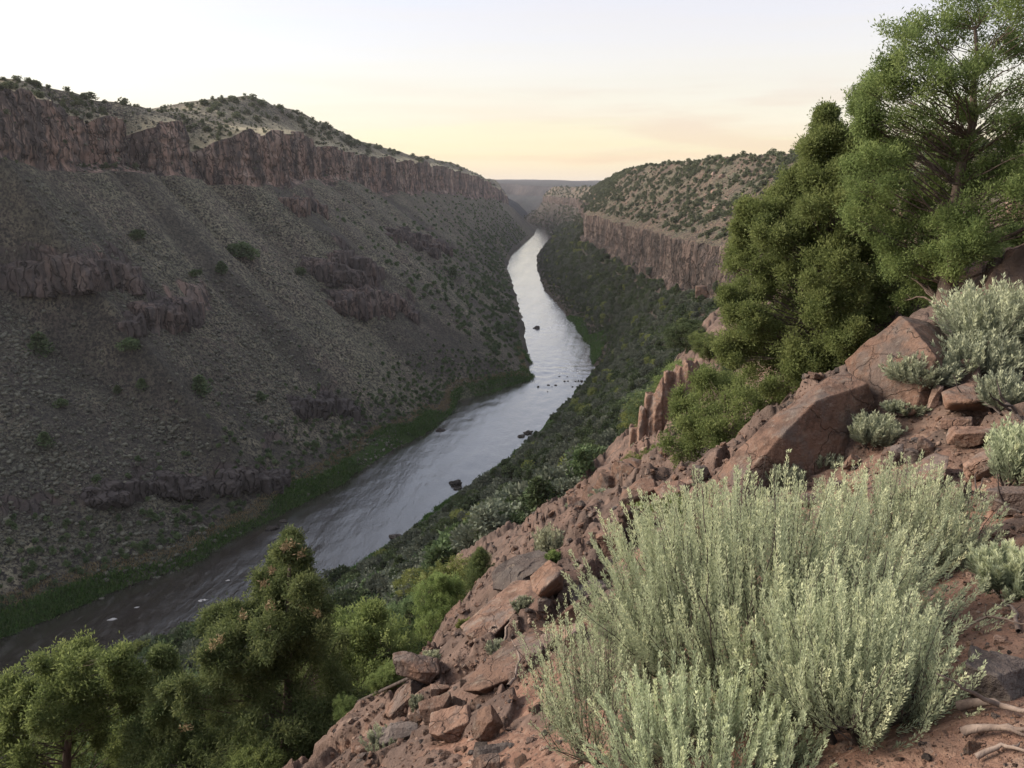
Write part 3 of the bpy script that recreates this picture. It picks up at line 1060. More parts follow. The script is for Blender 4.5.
A_l = [(905, 48, 36), (942, 28, 38), (985, 15, 42), (1032, 5, 45), (884, 84, 26), (866, 92, 14), (926, 88, 34), (966, 72, 30), (1012, 66, 40), (1060, 60, 50),
       (905, 128, 36), (948, 122, 38), (990, 118, 40), (1036, 115, 45), (884, 160, 32), (922, 168, 44), (968, 165, 45), (1012, 160, 40), (1064, 150, 50),
       (885, 205, 42), (930, 212, 48), (975, 208, 40), (905, 252, 42), (945, 256, 36), (1030, 190, 34), (1085, 210, 45), (870, 125, 14), (862, 108, 9), (925, 285, 26), (978, 248, 24)]
A_s = [.7, .8, .8, .8, .7, .6, .65, .5, .7, .8, .7, .65, .6, .7, 1, 1.1, 1, .8, .9, 1.4, 1.4, 1.1, 1.5, 1.3, .7, .7, .6, .6, 1.2, .8]
hero_tree('juniper_tree', 'tall spreading juniper rising out of the top right corner behind the boulders', (948, 296), 15.5, A_l, (975, 30), M['juniper'], .15, 11, 1.3, core=.72,
          tufts=54, leaves=96, leaf=(.058, .018), tuft_r=.13, shell=.05, bare_twigs=3, sparse=A_s, trunk_bend=.16, tint0=.46)
B_l = [(826, 116, 5), (823, 130, 8), (832, 138, 9), (814, 150, 13), (842, 160, 14), (850, 178, 20), (798, 178, 18), (826, 178, 20), (866, 170, 14), (782, 200, 14), (830, 198, 34), (790, 214, 26), (866, 190, 20), (772, 240, 24), (815, 242, 40), (858, 232, 36),
       (822, 300, 32, -1.3), (846, 345, 34, -1.3), (832, 262, 30, -1.1), (812, 362, 32, -1.2), (752, 214, 14), (742, 252, 20), (736, 300, 20), (734, 346, 20), (760, 275, 24), (795, 288, 40), (845, 285, 42), (885, 290, 36), (756, 318, 24), (788, 335, 38), (832, 335, 42), (872, 325, 34), (770, 362, 34), (812, 372, 36), (850, 355, 26),
       (745, 225, 10), (860, 138, 12), (878, 150, 10), (852, 152, 8)]
hero_tree('juniper_tree', 'dense bright green juniper with a pointed top, left of the tall juniper', (838, 400), 18.0, B_l, (826, 130), M['juniper'], .14, 12, 1.0, core=.85,
          tufts=92, leaves=96, leaf=(.066, .021), tuft_r=.14, shell=.05, bare_twigs=2, tint0=.62)
G_l = [(868, 165, 20), (850, 205, 30), (800, 250, 40), (850, 236, 42), (890, 280, 40), (830, 305, 46), (785, 325, 36), (880, 335, 36), (930, 285, 38), (862, 190, 26), (975, 262, 34), (1012, 250, 30), (855, 355, 34), (820, 360, 34)]
hero_tree('juniper_tree', 'dark juniper filling the gap behind the pointed and the tall juniper', (880, 420), 21.0, G_l, (858, 215), M['juniper'], .12, 18, 1.0, core=.8,
          tufts=76, leaves=60, leaf=(.10, .034), tuft_r=.17, shell=.05, tint0=.34)  # darker leaf tint than the junipers in front
C_l = [(742, 392, 26), (770, 395, 26), (716, 402, 26), (700, 425, 24), (735, 425, 32), (765, 425, 26), (690, 450, 22), (722, 452, 26), (680, 405, 14), (708, 380, 14), (755, 448, 18)]
hero_tree('juniper_tree', 'low bushy juniper hugging the upper left edge of the leaning slab boulder', (725, 470), 20.0, C_l, (725, 395), M['juniper'], .10, 13, 1.2,
          tufts=60, leaves=62, leaf=(.075, .025), tuft_r=.15, shell=.05, tint0=.5, bare_twigs=1)
D_l = [(291, 540, 4), (287, 552, 7), (297, 560, 8), (283, 566, 10), (296, 574, 11), (288, 584, 15), (292, 600, 18), (278, 618, 22), (300, 628, 22), (288, 648, 24), (266, 584, 14), (303, 592, 15), (282, 604, 26), (252, 612, 18), (312, 622, 20), (230, 634, 22), (268, 636, 30), (300, 648, 30),
       (332, 655, 20), (222, 664, 26), (258, 676, 34), (300, 688, 34), (338, 690, 22), (195, 694, 26), (232, 708, 34), (280, 722, 40), (325, 724, 26), (190, 736, 34), (238, 752, 38), (290, 764, 40),
       (335, 758, 20), (165, 765, 30), (215, 620, 12)]
hero_tree('pinyon_pine', 'tall pinyon pine with orange dead tips rising in front of the river', (285, 800), 12.0, D_l, (290, 548), M['pinyon'], .11, 14, .8, core=.9,
          dead_px=[(291, 545, .05), (300, 554, .05), (284, 548, .04), (272, 571, .04), (264, 584, .04), (270, 606, .05), (243, 616, .05), (213, 646, .05), (220, 640, .04), (250, 662, .05), (186, 728, .05), (302, 604, .05), (268, 632, .03), (318, 614, .04)],
          tufts=72, leaves=60, leaf=(.068, .017), tuft_r=.11, shell=.055, bare_twigs=2, up=.2, trunk_bend=.03, tint0=.5)
E_l = [(62, 660, 24), (40, 688, 28), (86, 682, 30), (122, 668, 20), (18, 720, 28), (58, 722, 34), (100, 718, 32), (136, 694, 16), (20, 760, 32), (70, 764, 36), (120, 756, 32), (-20, 750, 34)]
hero_tree('juniper_tree', 'rounded bright green juniper in the bottom left corner above the river', (60, 840), 14.0, E_l, (70, 680), M['juniper'], .13, 15, .9,
          tufts=76, leaves=66, leaf=(.066, .023), tuft_r=.115, shell=.05, tint0=.55)
F_l = [(162, 656, 9), (166, 676, 14), (158, 700, 20), (180, 690, 12), (146, 728, 24), (172, 730, 22), (150, 764, 28)]
hero_tree('juniper_tree', 'slim upright juniper squeezed between the rounded juniper and the pinyon', (158, 835), 13.2, F_l, (163, 665), M['pinyon'], .08, 16, .5,
          tufts=60, leaves=60, leaf=(.062, .02), tuft_r=.10, shell=.05, tint0=.66)


# ------------------------------------------------------------------ unit-height tree prototypes (height 1, origin at the trunk base)
def proto_tree(name, shape, seed, mat, leaf, tufts, leaves, nl=11, tint0=.5):
    rng = np.random.default_rng(seed)
    lobes = []
    for i in range(nl):
        h = (i + .6) / nl
        if shape == 'cone':
            rad = .30 * (1 - h) ** .8 + .03; z = .14 + .84 * h; off = rad * .55
        elif shape == 'round':
            rad = .24 * math.sin(math.pi * min(.95, h * .8 + .2)) + .05; z = .18 + .68 * h; off = rad * 1.15
        else:                                          # bush
            rad = .27; z = .22 + .45 * rng.random(); off = .36 * rng.random() + .05
        a = i * 2.4 + rng.uniform(-.5, .5)
        lobes.append((np.array([math.cos(a) * off, math.sin(a) * off, z]), np.array([rad, rad, rad * .85]) * rng.uniform(.8, 1.15)))
    if shape == 'cone':
        lobes.append((np.array([0, 0, .95]), np.array([.05, .05, .07])))
    trunk = bent((0, 0, -.03), (rng.normal() * .03, rng.normal() * .03, .8 if shape != 'bush' else .4), rng, .08, 7)
    w_, c_, _ = build_tree(trunk, .028, lobes, rng, tufts=tufts, leaves=leaves, leaf=leaf, tuft_r=.036, shell=.45, tint0=tint0)
    root = thing(name, (0, 0, -500))
    link('trunk', w_, M['bark'], root)
    link('crown', c_, mat, root)
    root['category'] = 'tree'
    return root


def drop(root):
    for c in list(root.children):
        bpy.data.objects.remove(c)
    bpy.data.objects.remove(root)


P_near = [proto_tree('juniper_tree', 'round', 31, M['juniper'], (.024, .0095), 84, 44, 13, .46), proto_tree('juniper_tree', 'cone', 32, M['pinyon'], (.024, .0085), 72, 44, 14, .44),
          proto_tree('juniper_shrub', 'bush', 33, M['juniper'], (.034, .013), 76, 36, 10, .42), proto_tree('juniper_shrub', 'bush', 34, M['lime_tree'], (.036, .013), 70, 34, 10, .42),
          proto_tree('juniper_tree', 'round', 35, M['dark_tree'], (.024, .010), 84, 44, 13, .55)]


def tree_px(p, px, py_top, D, label, name=None, cat='tree', maxh=9, minh=.4, wide=1.0):
    t = at_depth(px, py_top, D)
    gz = ground_z(t[0], t[1], (B_near, B_right))
    h = max(minh, min(maxh, t[2] - gz))
    o = dup(p, (t[0], t[1], gz - .03 * h), random.uniform(0, 6.28), (h * wide, h * wide, h), label)
    o['category'] = cat
    if name:
        o.name = name
    return o


def shrub_px(p, px, py, hpx, label, name='juniper_shrub', cat='shrub', wide=1.2, which=None, group=None):
    loc, n, D = hit(px, py, which)
    h = hpx * to_px(loc)[2] / F
    o = dup(p, (loc.x, loc.y, loc.z - .05 * h), random.uniform(0, 6.28), (h * wide, h * wide, h * 1.05), label, group)
    o['category'] = cat
    o.name = name
    return o


J, K, S1, S2, DK = P_near
tree_px(K, 480, 548, 21, 'dark conical evergreen standing on the slope edge left of the layered rock')
tree_px(J, 441, 566, 20, 'yellow green upright juniper left of the dark conical evergreen', wide=.75)
tree_px(S2, 448, 556, 34, 'bright yellow green shrub behind the dark conical evergreen', 'leafy_shrub', 'shrub', wide=1.5)
tree_px(DK, 410, 590, 24, 'rounded olive tree between the yellow green juniper and the river', wide=.9)
tree_px(J, 360, 594, 17, 'olive juniper just right of the pinyon with orange tips', wide=.85)
tree_px(DK, 330, 612, 19, 'dark juniper half hidden behind the right side of the pinyon', wide=.9)
tree_px(DK, 385, 612, 30, 'small dark tree low on the slope below the rounded olive tree')
shrub_px(S1, 388, 690, 36, 'green bushy juniper seedling beside the lower left boulders', which=(B_near,))
shrub_px(S1, 679, 528, 38, 'vivid green bush on the gravel left of the leaning slab boulder')
tree_px(DK, 215, 668, 20, 'dark tree filling the gap behind the left side of the pinyon', maxh=7)
tree_px(DK, 262, 690, 17, 'dark tree standing right behind the trunk of the pinyon', maxh=7)
tree_px(S1, 305, 728, 14.5, 'bushy juniper shrub low behind the right side of the pinyon', 'juniper_shrub', 'shrub', maxh=4)
tree_px(S1, 175, 752, 11.5, 'bushy juniper shrub in front of the slim upright juniper', 'juniper_shrub', 'shrub', maxh=4)
tree_px(S1, 245, 742, 10.5, 'low green shrub at the foot of the pinyon', 'juniper_shrub', 'shrub', maxh=4)
tree_px(DK, 120, 690, 19, 'dark tree behind the rounded juniper in the corner', maxh=8)
tree_px(S1, 350, 690, 10.5, 'dark green shrub at the slope edge right of the pinyon trunk', 'juniper_shrub', 'shrub', maxh=3)
tree_px(S2, 652, 442, 30, 'yellow green juniper bush left of the low bushy juniper', 'juniper_shrub', 'shrub', wide=1.15)
tree_px(S1, 628, 462, 30, 'small green juniper shrub on the edge of the rock outcrop', 'juniper_shrub', 'shrub')
tree_px(J, 668, 432, 42, 'mid green juniper behind the yellow green juniper bush', wide=1.1)
for px, pt, D, p, lab in [(668, 455, 30, J, 'green juniper low on the spur between the crag and the yellow green bush'), (690, 440, 34, DK, 'dark juniper behind the low bushy juniper'),
                          (700, 400, 48, J, 'upright green juniper on the spur behind the low bushy juniper'), (722, 388, 45, S1, 'broad green shrub on the spur beside the upright green juniper'), (683, 368, 55, S1, 'round green shrub on the spur top above the columnar outcrop'), (668, 350, 70, DK, 'dark shrub on the spur left of the round green shrub'),
                          (700, 352, 62, S1, 'wide green shrub on the spur below the dark rocks'), (735, 350, 60, DK, 'dark juniper shrub right of the wide green shrub'),
                          (690, 315, 100, DK, 'dark round juniper on the far end of the spur'), (712, 325, 85, S1, 'pale green shrub near the spur boulders'),
                          (675, 300, 135, DK, 'dark juniper behind the end of the spur'),
                          (712, 372, 50, S2, 'yellow green shrub above the low bushy juniper'), (660, 372, 75, S2, 'small yellowish shrub perched on the outcrop top')]:
    tree_px(p, px, pt, D, lab, 'juniper_shrub', 'shrub', maxh=5, minh=1.2, wide=1.3)

# ------------------------------------------------------------------ woods between the right cliff and the river
def small_proto(name, seed, mat, leaf, k, shape):
    """light crowns for trees seen from far away"""
    rng = np.random.default_rng(seed)
    pts, dr = [], []
    for i in range(7):
        a = i * 2.4 + rng.uniform(-.4, .4)
        if shape == 'cone':
            h = (i + .5) / 7; r = .26 * (1 - h) + .07; z = .15 + .75 * h; off = r * .4
        else:
            r = rng.uniform(.18, .28); z = rng.uniform(.28, .75); off = rng.uniform(.05, .30)
        c = np.array([math.cos(a) * off, math.sin(a) * off, z])
        d = unit(rng.normal(size=(k, 3)))
        pts.append(c + d * r * rng.uniform(.55, 1.05, (k, 1))); dr.append(d)
    c, d = np.concatenate(pts), np.concatenate(dr)
    d = unit(d + rng.normal(size=d.shape) * .6 + np.array([0, 0, .3]))
    v, f = leaf_quads(c, d, leaf, leaf * .62, rng)
    tint = np.repeat(np.clip(.5 + rng.normal(0, .2, len(c)) + (np.repeat(rng.normal(0, .15, 7), k)), 0, 1), 4)
    return v, f, tint, mat, name


far_protos = [small_proto('riverside_tree', 51, 'dark_tree', .10, 170, 'round'), small_proto('riverside_tree', 52, 'dark_tree', .10, 170, 'cone'), small_proto('riverside_tree', 53, 'dark_tree', .11, 160, 'round'),
              small_proto('riverside_tree', 54, 'grey_tree', .10, 170, 'round'), small_proto('riverside_tree', 55, 'lime_tree', .10, 150, 'round'), small_proto('riverside_tree', 56, 'grey_tree', .10, 160, 'round')]
far_mesh = [mesh_np('crown', v, f, False, {'tint': t}) for v, f, t, m_, n_2 in far_protos]
trunk_t = Tubes(); trunk_t.add([(0, 0, -.05), (.02, 0, .3), (0, .03, .6)], [.035, .025, .012], 5)
trunk_me = trunk_t.mesh('trunk')
trunk_me.materials.append(M['bark'])
for me, p in zip(far_mesh, far_protos):
    me.materials.append(M[p[3]])


def stuff_mesh(name, insts, protos, mat, label=None, cat=None):
    """many small plants in one mesh: insts = (proto index, loc, height, rot)"""
    vs_, fs_, ts_, n = [], [], [], 0
    for k, loc, h, a in insts:
        v, f, t = protos[k][:3]
        ca, sa = math.cos(a), math.sin(a)
        vv = np.stack([v[:, 0] * ca - v[:, 1] * sa, v[:, 0] * sa + v[:, 1] * ca, v[:, 2]], 1) * h + np.asarray(loc)
        vs_.append(vv); fs_.append(f + n); ts_.append(t + random.gauss(0, .2)); n += len(v)
    o = link(name, mesh_np(name, np.concatenate(vs_), np.concatenate(fs_), len(fs_[0][0]) == 3, {'tint': np.clip(np.concatenate(ts_), 0, 1)}), mat)
    return tag(o, label, cat, None, 'stuff')


def visible(p):
    d = Vector(p) - Vector((0, 0, CZ))
    L = d.length
    d.normalize()
    for b in (B_near, B_right, B_left):
        r = b.ray_cast(Vector((0, 0, CZ)), d, L - 2.0)
        if r[0] is not None:
            return False
    return True


rng = np.random.default_rng(77)
cand = []
for _ in range(46000):
    px, py = (rng.uniform(-40, 720), rng.uniform(225, 720)) if rng.random() < .4 else (rng.uniform(480, 720), rng.uniform(225, 420))
    loc, n, D = hit(px, py, (B_right,))
    if loc is None or loc.z > 92:
        continue
    u, v = to_uv(loc.x, loc.y)
    vR_, vC_ = float(np.interp(u, ur, Vr)), float(np.interp(u, ur, vc))
    f_ = (v - vR_) / (vC_ - vR_)
    if f_ < .02 or f_ > .99 or u > 2600:
        continue
    if (222 < u < 302 or 548 < u < 600) and v - vR_ < 7:
        continue
    if rng.random() > 1.0 - .3 * sm(.6, 1, f_):
        continue
    h = rng.uniform(3.2, 8.2) * (1.15 - .4 * f_) * (1 + .55 * sm(380, 900, u))
    h = min(h, 1.2 + (.22 if 400 < u < 640 else .34) * (v - vR_))
    cand.append((u, f_, loc.x, loc.y, h))
# keep crowns from standing inside one another
keep, cells = [], {}
for c in cand:
    w_ = 2.9 + .7 * float(sm(300, 900, c[0]))
    g = (int(c[2] // w_), int(c[3] // w_))
    if g in cells:
        continue
    gz = ground_z(c[2], c[3], (B_right, B_near))
    if gz is None or gz < .2 or not visible((c[2], c[3], gz + c[4] * .9)):
        continue
    cells[g] = 1
    keep.append((*c, gz))
keep.sort(key=lambda c: -c[4] / math.hypot(c[2], c[3]))
print('riverside trees', len(keep))
wood_lab = {'dark_tree': 'dark green tree in the dense riverside wood below the right cliff', 'grey_tree': 'grey green tree in the dense riverside wood below the right cliff',
            'lime_tree': 'yellow green tree in the dense riverside wood below the right cliff'}
ins = {}
for i, (u, f_, x, y, h, gz) in enumerate(keep):
    near = sm(420, 200, u)
    k = int(rng.choice(6, p=[.22, .14, .16, .22, .04, .22]))
    if i < 280:
        r = thing('riverside_tree', (x, y, gz - .16 * h), wood_lab[far_protos[k][3]], 'tree', far_protos[k][3].replace('_tree', ' green').replace('lime', 'yellow') + ' trees of the riverside wood', rng.uniform(0, 6.28), (h * 1.12, h * 1.12, h))
        link('trunk', trunk_me, None, r)
        link('crown', far_mesh[k], None, r)
    else:
        ins.setdefault(far_protos[k][3], []).append((k, (x, y, gz - .1 * h), h, rng.uniform(0, 6.28)))
for mname, l in ins.items():
    stuff_mesh('riverside_woods', l, far_protos, M[mname], mname.replace('_tree', '').replace('lime', 'yellow green') + ' far part of the wood along the right bank', 'woods')

# ------------------------------------------------------------------ shrubs on the right hillside above the cliff
shr = [small_proto('hillside_shrub', 61 + i, 'hill_shrub' if i < 3 else 'sage_grey', .22, 40, 'round') for i in range(4)]
sp2 = [small_proto('spur_shrub', 161 + i, 'juniper' if i < 3 else 'sage_grey', .075, 420, 'round') for i in range(4)]
spur_me = [mesh_np('shrub', v, f, False, {'tint': t * .8}) for v, f, t, m_, n_2 in sp2]
for me, p in zip(spur_me, sp2):
    me.materials.append(M[p[3]])
shr_me = [mesh_np('shrub', v, f, False, {'tint': t}) for v, f, t, m_, n_2 in shr]
for me, p in zip(shr_me, shr):
    me.materials.append(M[p[3]])
l_ = []
for _ in range(10500):
    u = rng.uniform(330, 1400)
    f_ = rng.random()
    v = float(np.interp(u, ur, vc)) + 9 + (float(np.interp(u, ur, vs)) + 6 - float(np.interp(u, ur, vc)) - 9) * f_
    if fbm(u * .05, v * .09, oct=2, seed=131) * .7 + rng.normal() * .4 < -.12:
        continue
    x, y = to_xy(u, v)
    gz = ground_z(x, y, (B_right,))
    h = rng.choice([1.2, 1.8, 2.6, 3.5, 4.4], p=[.40, .28, .18, .10, .04])
    px, py, dp = to_px((x, y, gz + h))
    if px < 530 or px > 1100 or not visible((x, y, gz + h)):
        continue
    l_.append((x, y, gz, h, dp))
for _ in range(5000):                                            # the far reach, where the plateau runs off to the horizon
    px, py = rng.uniform(486, 640), rng.uniform(160, 236)
    loc, n, D = hit(px, py, (B_right,))
    if loc is None or D < 1000 or D > 4000 or n.z < .3:
        continue
    l_.append((loc.x, loc.y, loc.z, rng.uniform(2.5, 6.0), D))
l_.sort(key=lambda c: -c[3] / c[4])
print('right shrubs', len(l_))
ins = {}
for i, (x, y, gz, h, dp) in enumerate(l_):
    k = int(rng.choice(4, p=[.3, .3, .25, .15])) if h < 2 else int(rng.integers(0, 3))
    if i < 260:
        o = link('hillside_shrub', shr_me[k], None, None, (x, y, gz - .15 * h), rng.uniform(0, 6.28), (h * 1.2, h * 1.2, h))
        tag(o, 'dark green shrub dotting the pink hillside above the right cliff', 'shrub', 'shrubs on the right hillside') if k < 3 else tag(o, 'grey green shrub dotting the pink hillside above the right cliff', 'shrub', 'grey shrubs on the right hillside')
    else:
        ins.setdefault(shr[k][3], []).append((k, (x, y, gz - .15 * h), h, rng.uniform(0, 6.28)))
for mname, q in ins.items():
    stuff_mesh('hillside_scrub', q, shr, M[mname], 'small far shrubs covering the right hillside', 'scrub')

# ------------------------------------------------------------------ left side: scrub, rubble, single junipers
def lump(seed, lv=2):
    d, f = ico(lv)
    v = d * [.5, .5, .42] * (1 + .45 * fbm(d[:, 0] * 1.6, d[:, 1] * 1.6, d[:, 2] * 1.6 + seed * 4.1, 3, seed))[:, None] + [0, 0, .25]
    return v, f, .5 + .5 * vnoise(d[:, 0] * 2, d[:, 1] * 2, d[:, 2] * 2 + seed, 9) + .02


tiny = [lump(71 + i) for i in range(6)] + [lump(81 + i, 1) for i in range(6)]
q1, q2 = [], []
cnt = 0
for _ in range(105000):
    # sample the picture evenly so that the cover is dense everywhere it is seen
    px, py = rng.uniform(-60, 560), rng.uniform(85, 640)
    loc, n, D = hit(px, py, (B_left,))
    if loc is None or D > 1900:
        continue
    if n.z < .45 and rng.random() < .93:
        continue
    pn = float(fbm(loc.x * .02, loc.y * .02, loc.z * .02, oct=3, seed=141))
    pm = float(fbm(loc.x * .006, loc.y * .006, loc.z * .006, oct=2, seed=143))
    if rng.random() > .45 + .75 * pn + .35 * pm:
        continue
    h = min(.3 + rng.pareto(2.8) * .40, 1.35) * (1 + .6 * (D > 700))
    q1.append((int(rng.integers(0, 6)) + (6 if h < .75 else 0), (loc.x, loc.y, loc.z - .25 * h), h * 1.3, rng.uniform(0, 6.28)))
    if len(q1) >= 46000:
        break
stuff_mesh('slope_scrub', q1, tiny, M['scrub'], 'low grey brown sagebrush scrub covering the left canyon slope', 'scrub')
print('scrub', len(q1))

for px, py, hp, lab in [(40, 352, 22, 'largest round dark juniper alone low on the left slope'), (132, 352, 17, 'dark round juniper below the striped mid slope outcrop'), (200, 392, 19, 'dark round juniper right of and below the striped outcrop'),
                        (62, 408, 11, 'small dark shrub below the largest round juniper'), (45, 445, 15, 'dark oval juniper low on the left slope above the black rock band'), (243, 260, 20, 'dark juniper at the foot of the left cliff talus'),
                        (222, 272, 12, 'small dark shrub beside the juniper under the left cliff'), (196, 277, 9, 'tiny dark shrub on the lip of the mid slope outcrop'), (138, 240, 12, 'dim green shrub above the mid slope outcrop'),
                        (261, 400, 10, 'small dark shrub in the middle of the left slope'), (142, 388, 11, 'low dark shrub between two round junipers on the left slope'), (118, 392, 8, 'tiny dark shrub on bare talus'),
                        (300, 275, 11, 'dim shrub beside the central red outcrop'), (520, 280, 9, 'dark bush close to the far left bank'), (453, 275, 9, 'dark bush far up the left slope'), (498, 330, 10, 'dark bush above the left bank bend')]:
    k = int(rng.integers(0, 3))
    loc, n, D = hit(px, py, (B_left,))
    if loc is None:
        continue
    h = hp * to_px(loc)[2] / F * 1.1
    r = thing('juniper_shrub', (loc.x, loc.y, loc.z - .15 * h), lab, 'shrub', None, rng.uniform(0, 6.28), (h * 1.35, h * 1.35, h))
    link('trunk', trunk_me, None, r)
    link('crown', far_mesh[k], None, r)
# shrubs along the left rim and the hill behind it
nrim = 0
for (px0, px1, n_k, y_off) in [(0, 60, 6, 0), (60, 130, 5, 0), (185, 330, 46, 22), (330, 500, 50, 16)]:
    for _ in range(n_k):
        px = rng.uniform(px0, px1)
        col0 = next((yy for yy in range(60, 215) if hit(px, yy, (B_left,))[0] is not None), None)
        if col0 is None:
            continue
        py = col0 + 1 + abs(rng.normal()) * y_off * .7
        loc, n, D = hit(px, py, (B_left,))
        if loc is None or n.z < .5:
            continue
        h = rng.uniform(3.5, 8) * to_px(loc)[2] / F
        h = min(h, 6.0)
        o = link('rim_shrub', shr_me[int(rng.integers(0, 3))], None, None, (loc.x, loc.y, loc.z - .15 * h), rng.uniform(0, 6.28), (h * 1.35, h * 1.35, h))
        tag(o, 'dark shrub on the grassy hill above the left cliff' if px > 150 else 'dark shrub on the rim at the top left corner', 'shrub', 'shrubs on the hill above the left cliff' if px > 150 else 'shrubs on the near left rim')
q = []
for _ in range(9000):
    px, py = rng.uniform(-10, 505), rng.uniform(72, 205)
    loc, n, D = hit(px, py, (B_left,))
    if loc is None or n.z < .6 or loc.z < 128 or len(q) > 1300 or fbm(loc.x * .02, loc.y * .02, oct=2, seed=151) + rng.normal() * .35 < -.1:
        continue
    h = rng.choice([.8, 1.3, 2.0, 3.0], p=[.45, .3, .17, .08]) * (1.35 if D > 800 else 1)
    q.append((int(rng.integers(0, 4)), (loc.x, loc.y, loc.z - .15 * h), h, rng.uniform(0, 6.28)))
stuff_mesh('hilltop_scrub', q, shr, M['hill_shrub'], 'small shrubs and grass clumps over the hill above the left cliff', 'scrub')
loc, n, D = next(hit(91, yy, (B_left,)) for yy in range(60, 215) if hit(91, yy, (B_left,))[0] is not None)
o = link('rim_shrub', shr_me[1], None, None, (loc.x, loc.y, loc.z - .4), .4, (6.5, 6.5, 4.2)); tag(o, 'lone round dark tree on the near left rim', 'shrub')
# bushes along the left bank
q = []
for _ in range(4200):
    u = rng.uniform(150, 1900)
    w_ = 6 + abs(rng.normal()) * (12 if u < 480 else 55)
    if u > 480 and rng.random() < .5 and fbm(u * .02, w_ * .03, oct=2, seed=161) < 0:
        continue
    x, y = to_xy(u, float(vL(u)) - w_)
    gz = ground_z(x, y, (B_left,))
    h = rng.uniform(1.0, 2.4) * (1 if u < 480 else 1.6)
    if visible((x, y, gz + h)):
        q.append((int(rng.integers(0, 4)), (x, y, gz - .15 * h), h, rng.uniform(0, 6.28)))
stuff_mesh('bank_scrub', q, shr, M['dark_tree'], 'grey green bushes lining the left bank', 'scrub')


# ------------------------------------------------------------------ grass on the banks
def bank_grass(name, pts, mat, hgt, label):
    n = len(pts)
    rng2 = np.random.default_rng(5)
    reps = 7
    c = np.repeat(np.array(pts), reps, 0) + np.c_[rng2.normal(size=(n * reps, 2)) * .7, np.zeros(n * reps)]
    d = rng2.normal(size=c.shape) * .35 + np.array([0, 0, 1])
    v, f = leaf_quads(c, d, hgt, .28, rng2)
    o = link(name, mesh_np(name, v, f, False, {'tint': np.repeat(np.clip(rng2.normal(.45, .2, n * reps), 0, 1), 4)}), mat)
    tag(o, label, 'grass', None, 'stuff')


pg, ps = [], []
for _ in range(14000):
    u = rng.uniform(100, 560)
    w_ = rng.uniform(.2, 10)
    edge_ = 4.6 + 3.0 * float(fbm(u * .03, 5.1, oct=2, seed=51))
    x, y = to_xy(u, float(vL(u)) - w_)
    gz = ground_z(x, y, (B_left,))
    if w_ < edge_:
        if fbm(u * .05, w_ * .1, oct=2, seed=52) > -.05 + .3 * float(sm(330, 480, u)) or u < 300:
            pg.append((x, y, gz - .05))
    elif rng.random() < .45 and w_ < edge_ + 4:
        ps.append((x, y, gz - .05))
for (u0, u1, w0) in [(225, 262, 9), (268, 300, 8), (300, 345, 4), (545, 640, 14), (640, 740, 6), (180, 225, 4)]:
    for _ in range(int((u1 - u0) * 22)):
        u = rng.uniform(u0, u1)
        w_ = rng.uniform(-.5, w0 * math.sin(math.pi * (u - u0) / (u1 - u0)) + .6)
        x, y = to_xy(u, float(vR(u)) + w_)
        pg.append((x, y, max(0, ground_z(x, y, (B_right,))) - .05))
for _ in range(900):
    u = rng.uniform(436, 500)
    w_ = rng.uniform(-1, 7)
    x, y = to_xy(u, float(vL(u)) - w_)
    pg.append((x, y, max(0, ground_z(x, y, (B_left,))) - .05))
bank_grass('bank_grass', pg, M['bank_grass'], 1.25, 'bright green grass and reeds fringing the river')
bank_grass('straw_grass', ps, M['straw'], .8, 'dry straw coloured grass behind the green fringe')

# ------------------------------------------------------------------ rocks
def rock_np(n, N, h, rng, amp=.03, soft=14.0, seed=0):
    """angular rock: convex polyhedron n.x = h in polar form, edges softened, surface chipped"""
    d, f = ico(n)
    q = np.maximum(d @ N.T, 1e-3) / h[None]
    r = 1 / q.max(1) if soft > 100 else 1 / (np.sum(q ** soft, 1) ** (1 / soft))
    p = d * r[:, None]
    s = np.cbrt(np.prod(np.ptp(p, axis=0)))
    w = p / s
    o = seed * 3.17
    disp = amp * (.8 * fbm(w[:, 0] * 3 + o, w[:, 1] * 3, w[:, 2] * 3, 4, 201) + .55 * ridged(w[:, 0] * 2.2, w[:, 1] * 2.2 + o, w[:, 2] * 4, 2, 205))
    disp += amp * .5 * fbm(w[:, 0] * 11 + o, w[:, 1] * 11, w[:, 2] * 11, 2, 209)
    chip = -amp * 1.6 * sm(.25, .5, vnoise(w[:, 0] * 4 + o, w[:, 1] * 4, w[:, 2] * 4, 207))
    return p * (1 + (disp + chip))[:, None], f


def random_planes(rng, k=16, dims=(1, .7, .5)):
    k = max(5, int(k * .55))
    N = unit(rng.normal(size=(k, 3)))
    N = np.vstack([N, np.eye(3), -np.eye(3)])
    h = np.concatenate([rng.uniform(.58, .95, k), rng.uniform(.85, 1.0, 6)])
    D = np.asarray(dims)
    N2 = N / D
    L = np.linalg.norm(N2, axis=1)
    return N2 / L[:, None], h / L


def basis_slope():
    """along, up and away axes of the slope seen from the viewer"""
    return np.array([[1, 0, 0], [0, .94, .34], [0, -.34, .94]])


ROCKMATS = {'r': 'red_rock', 'b': 'brown_rock', 'g': 'grey_rock', 'p': 'pale_rock', 'k': 'black_rock'}
_rs = [0]


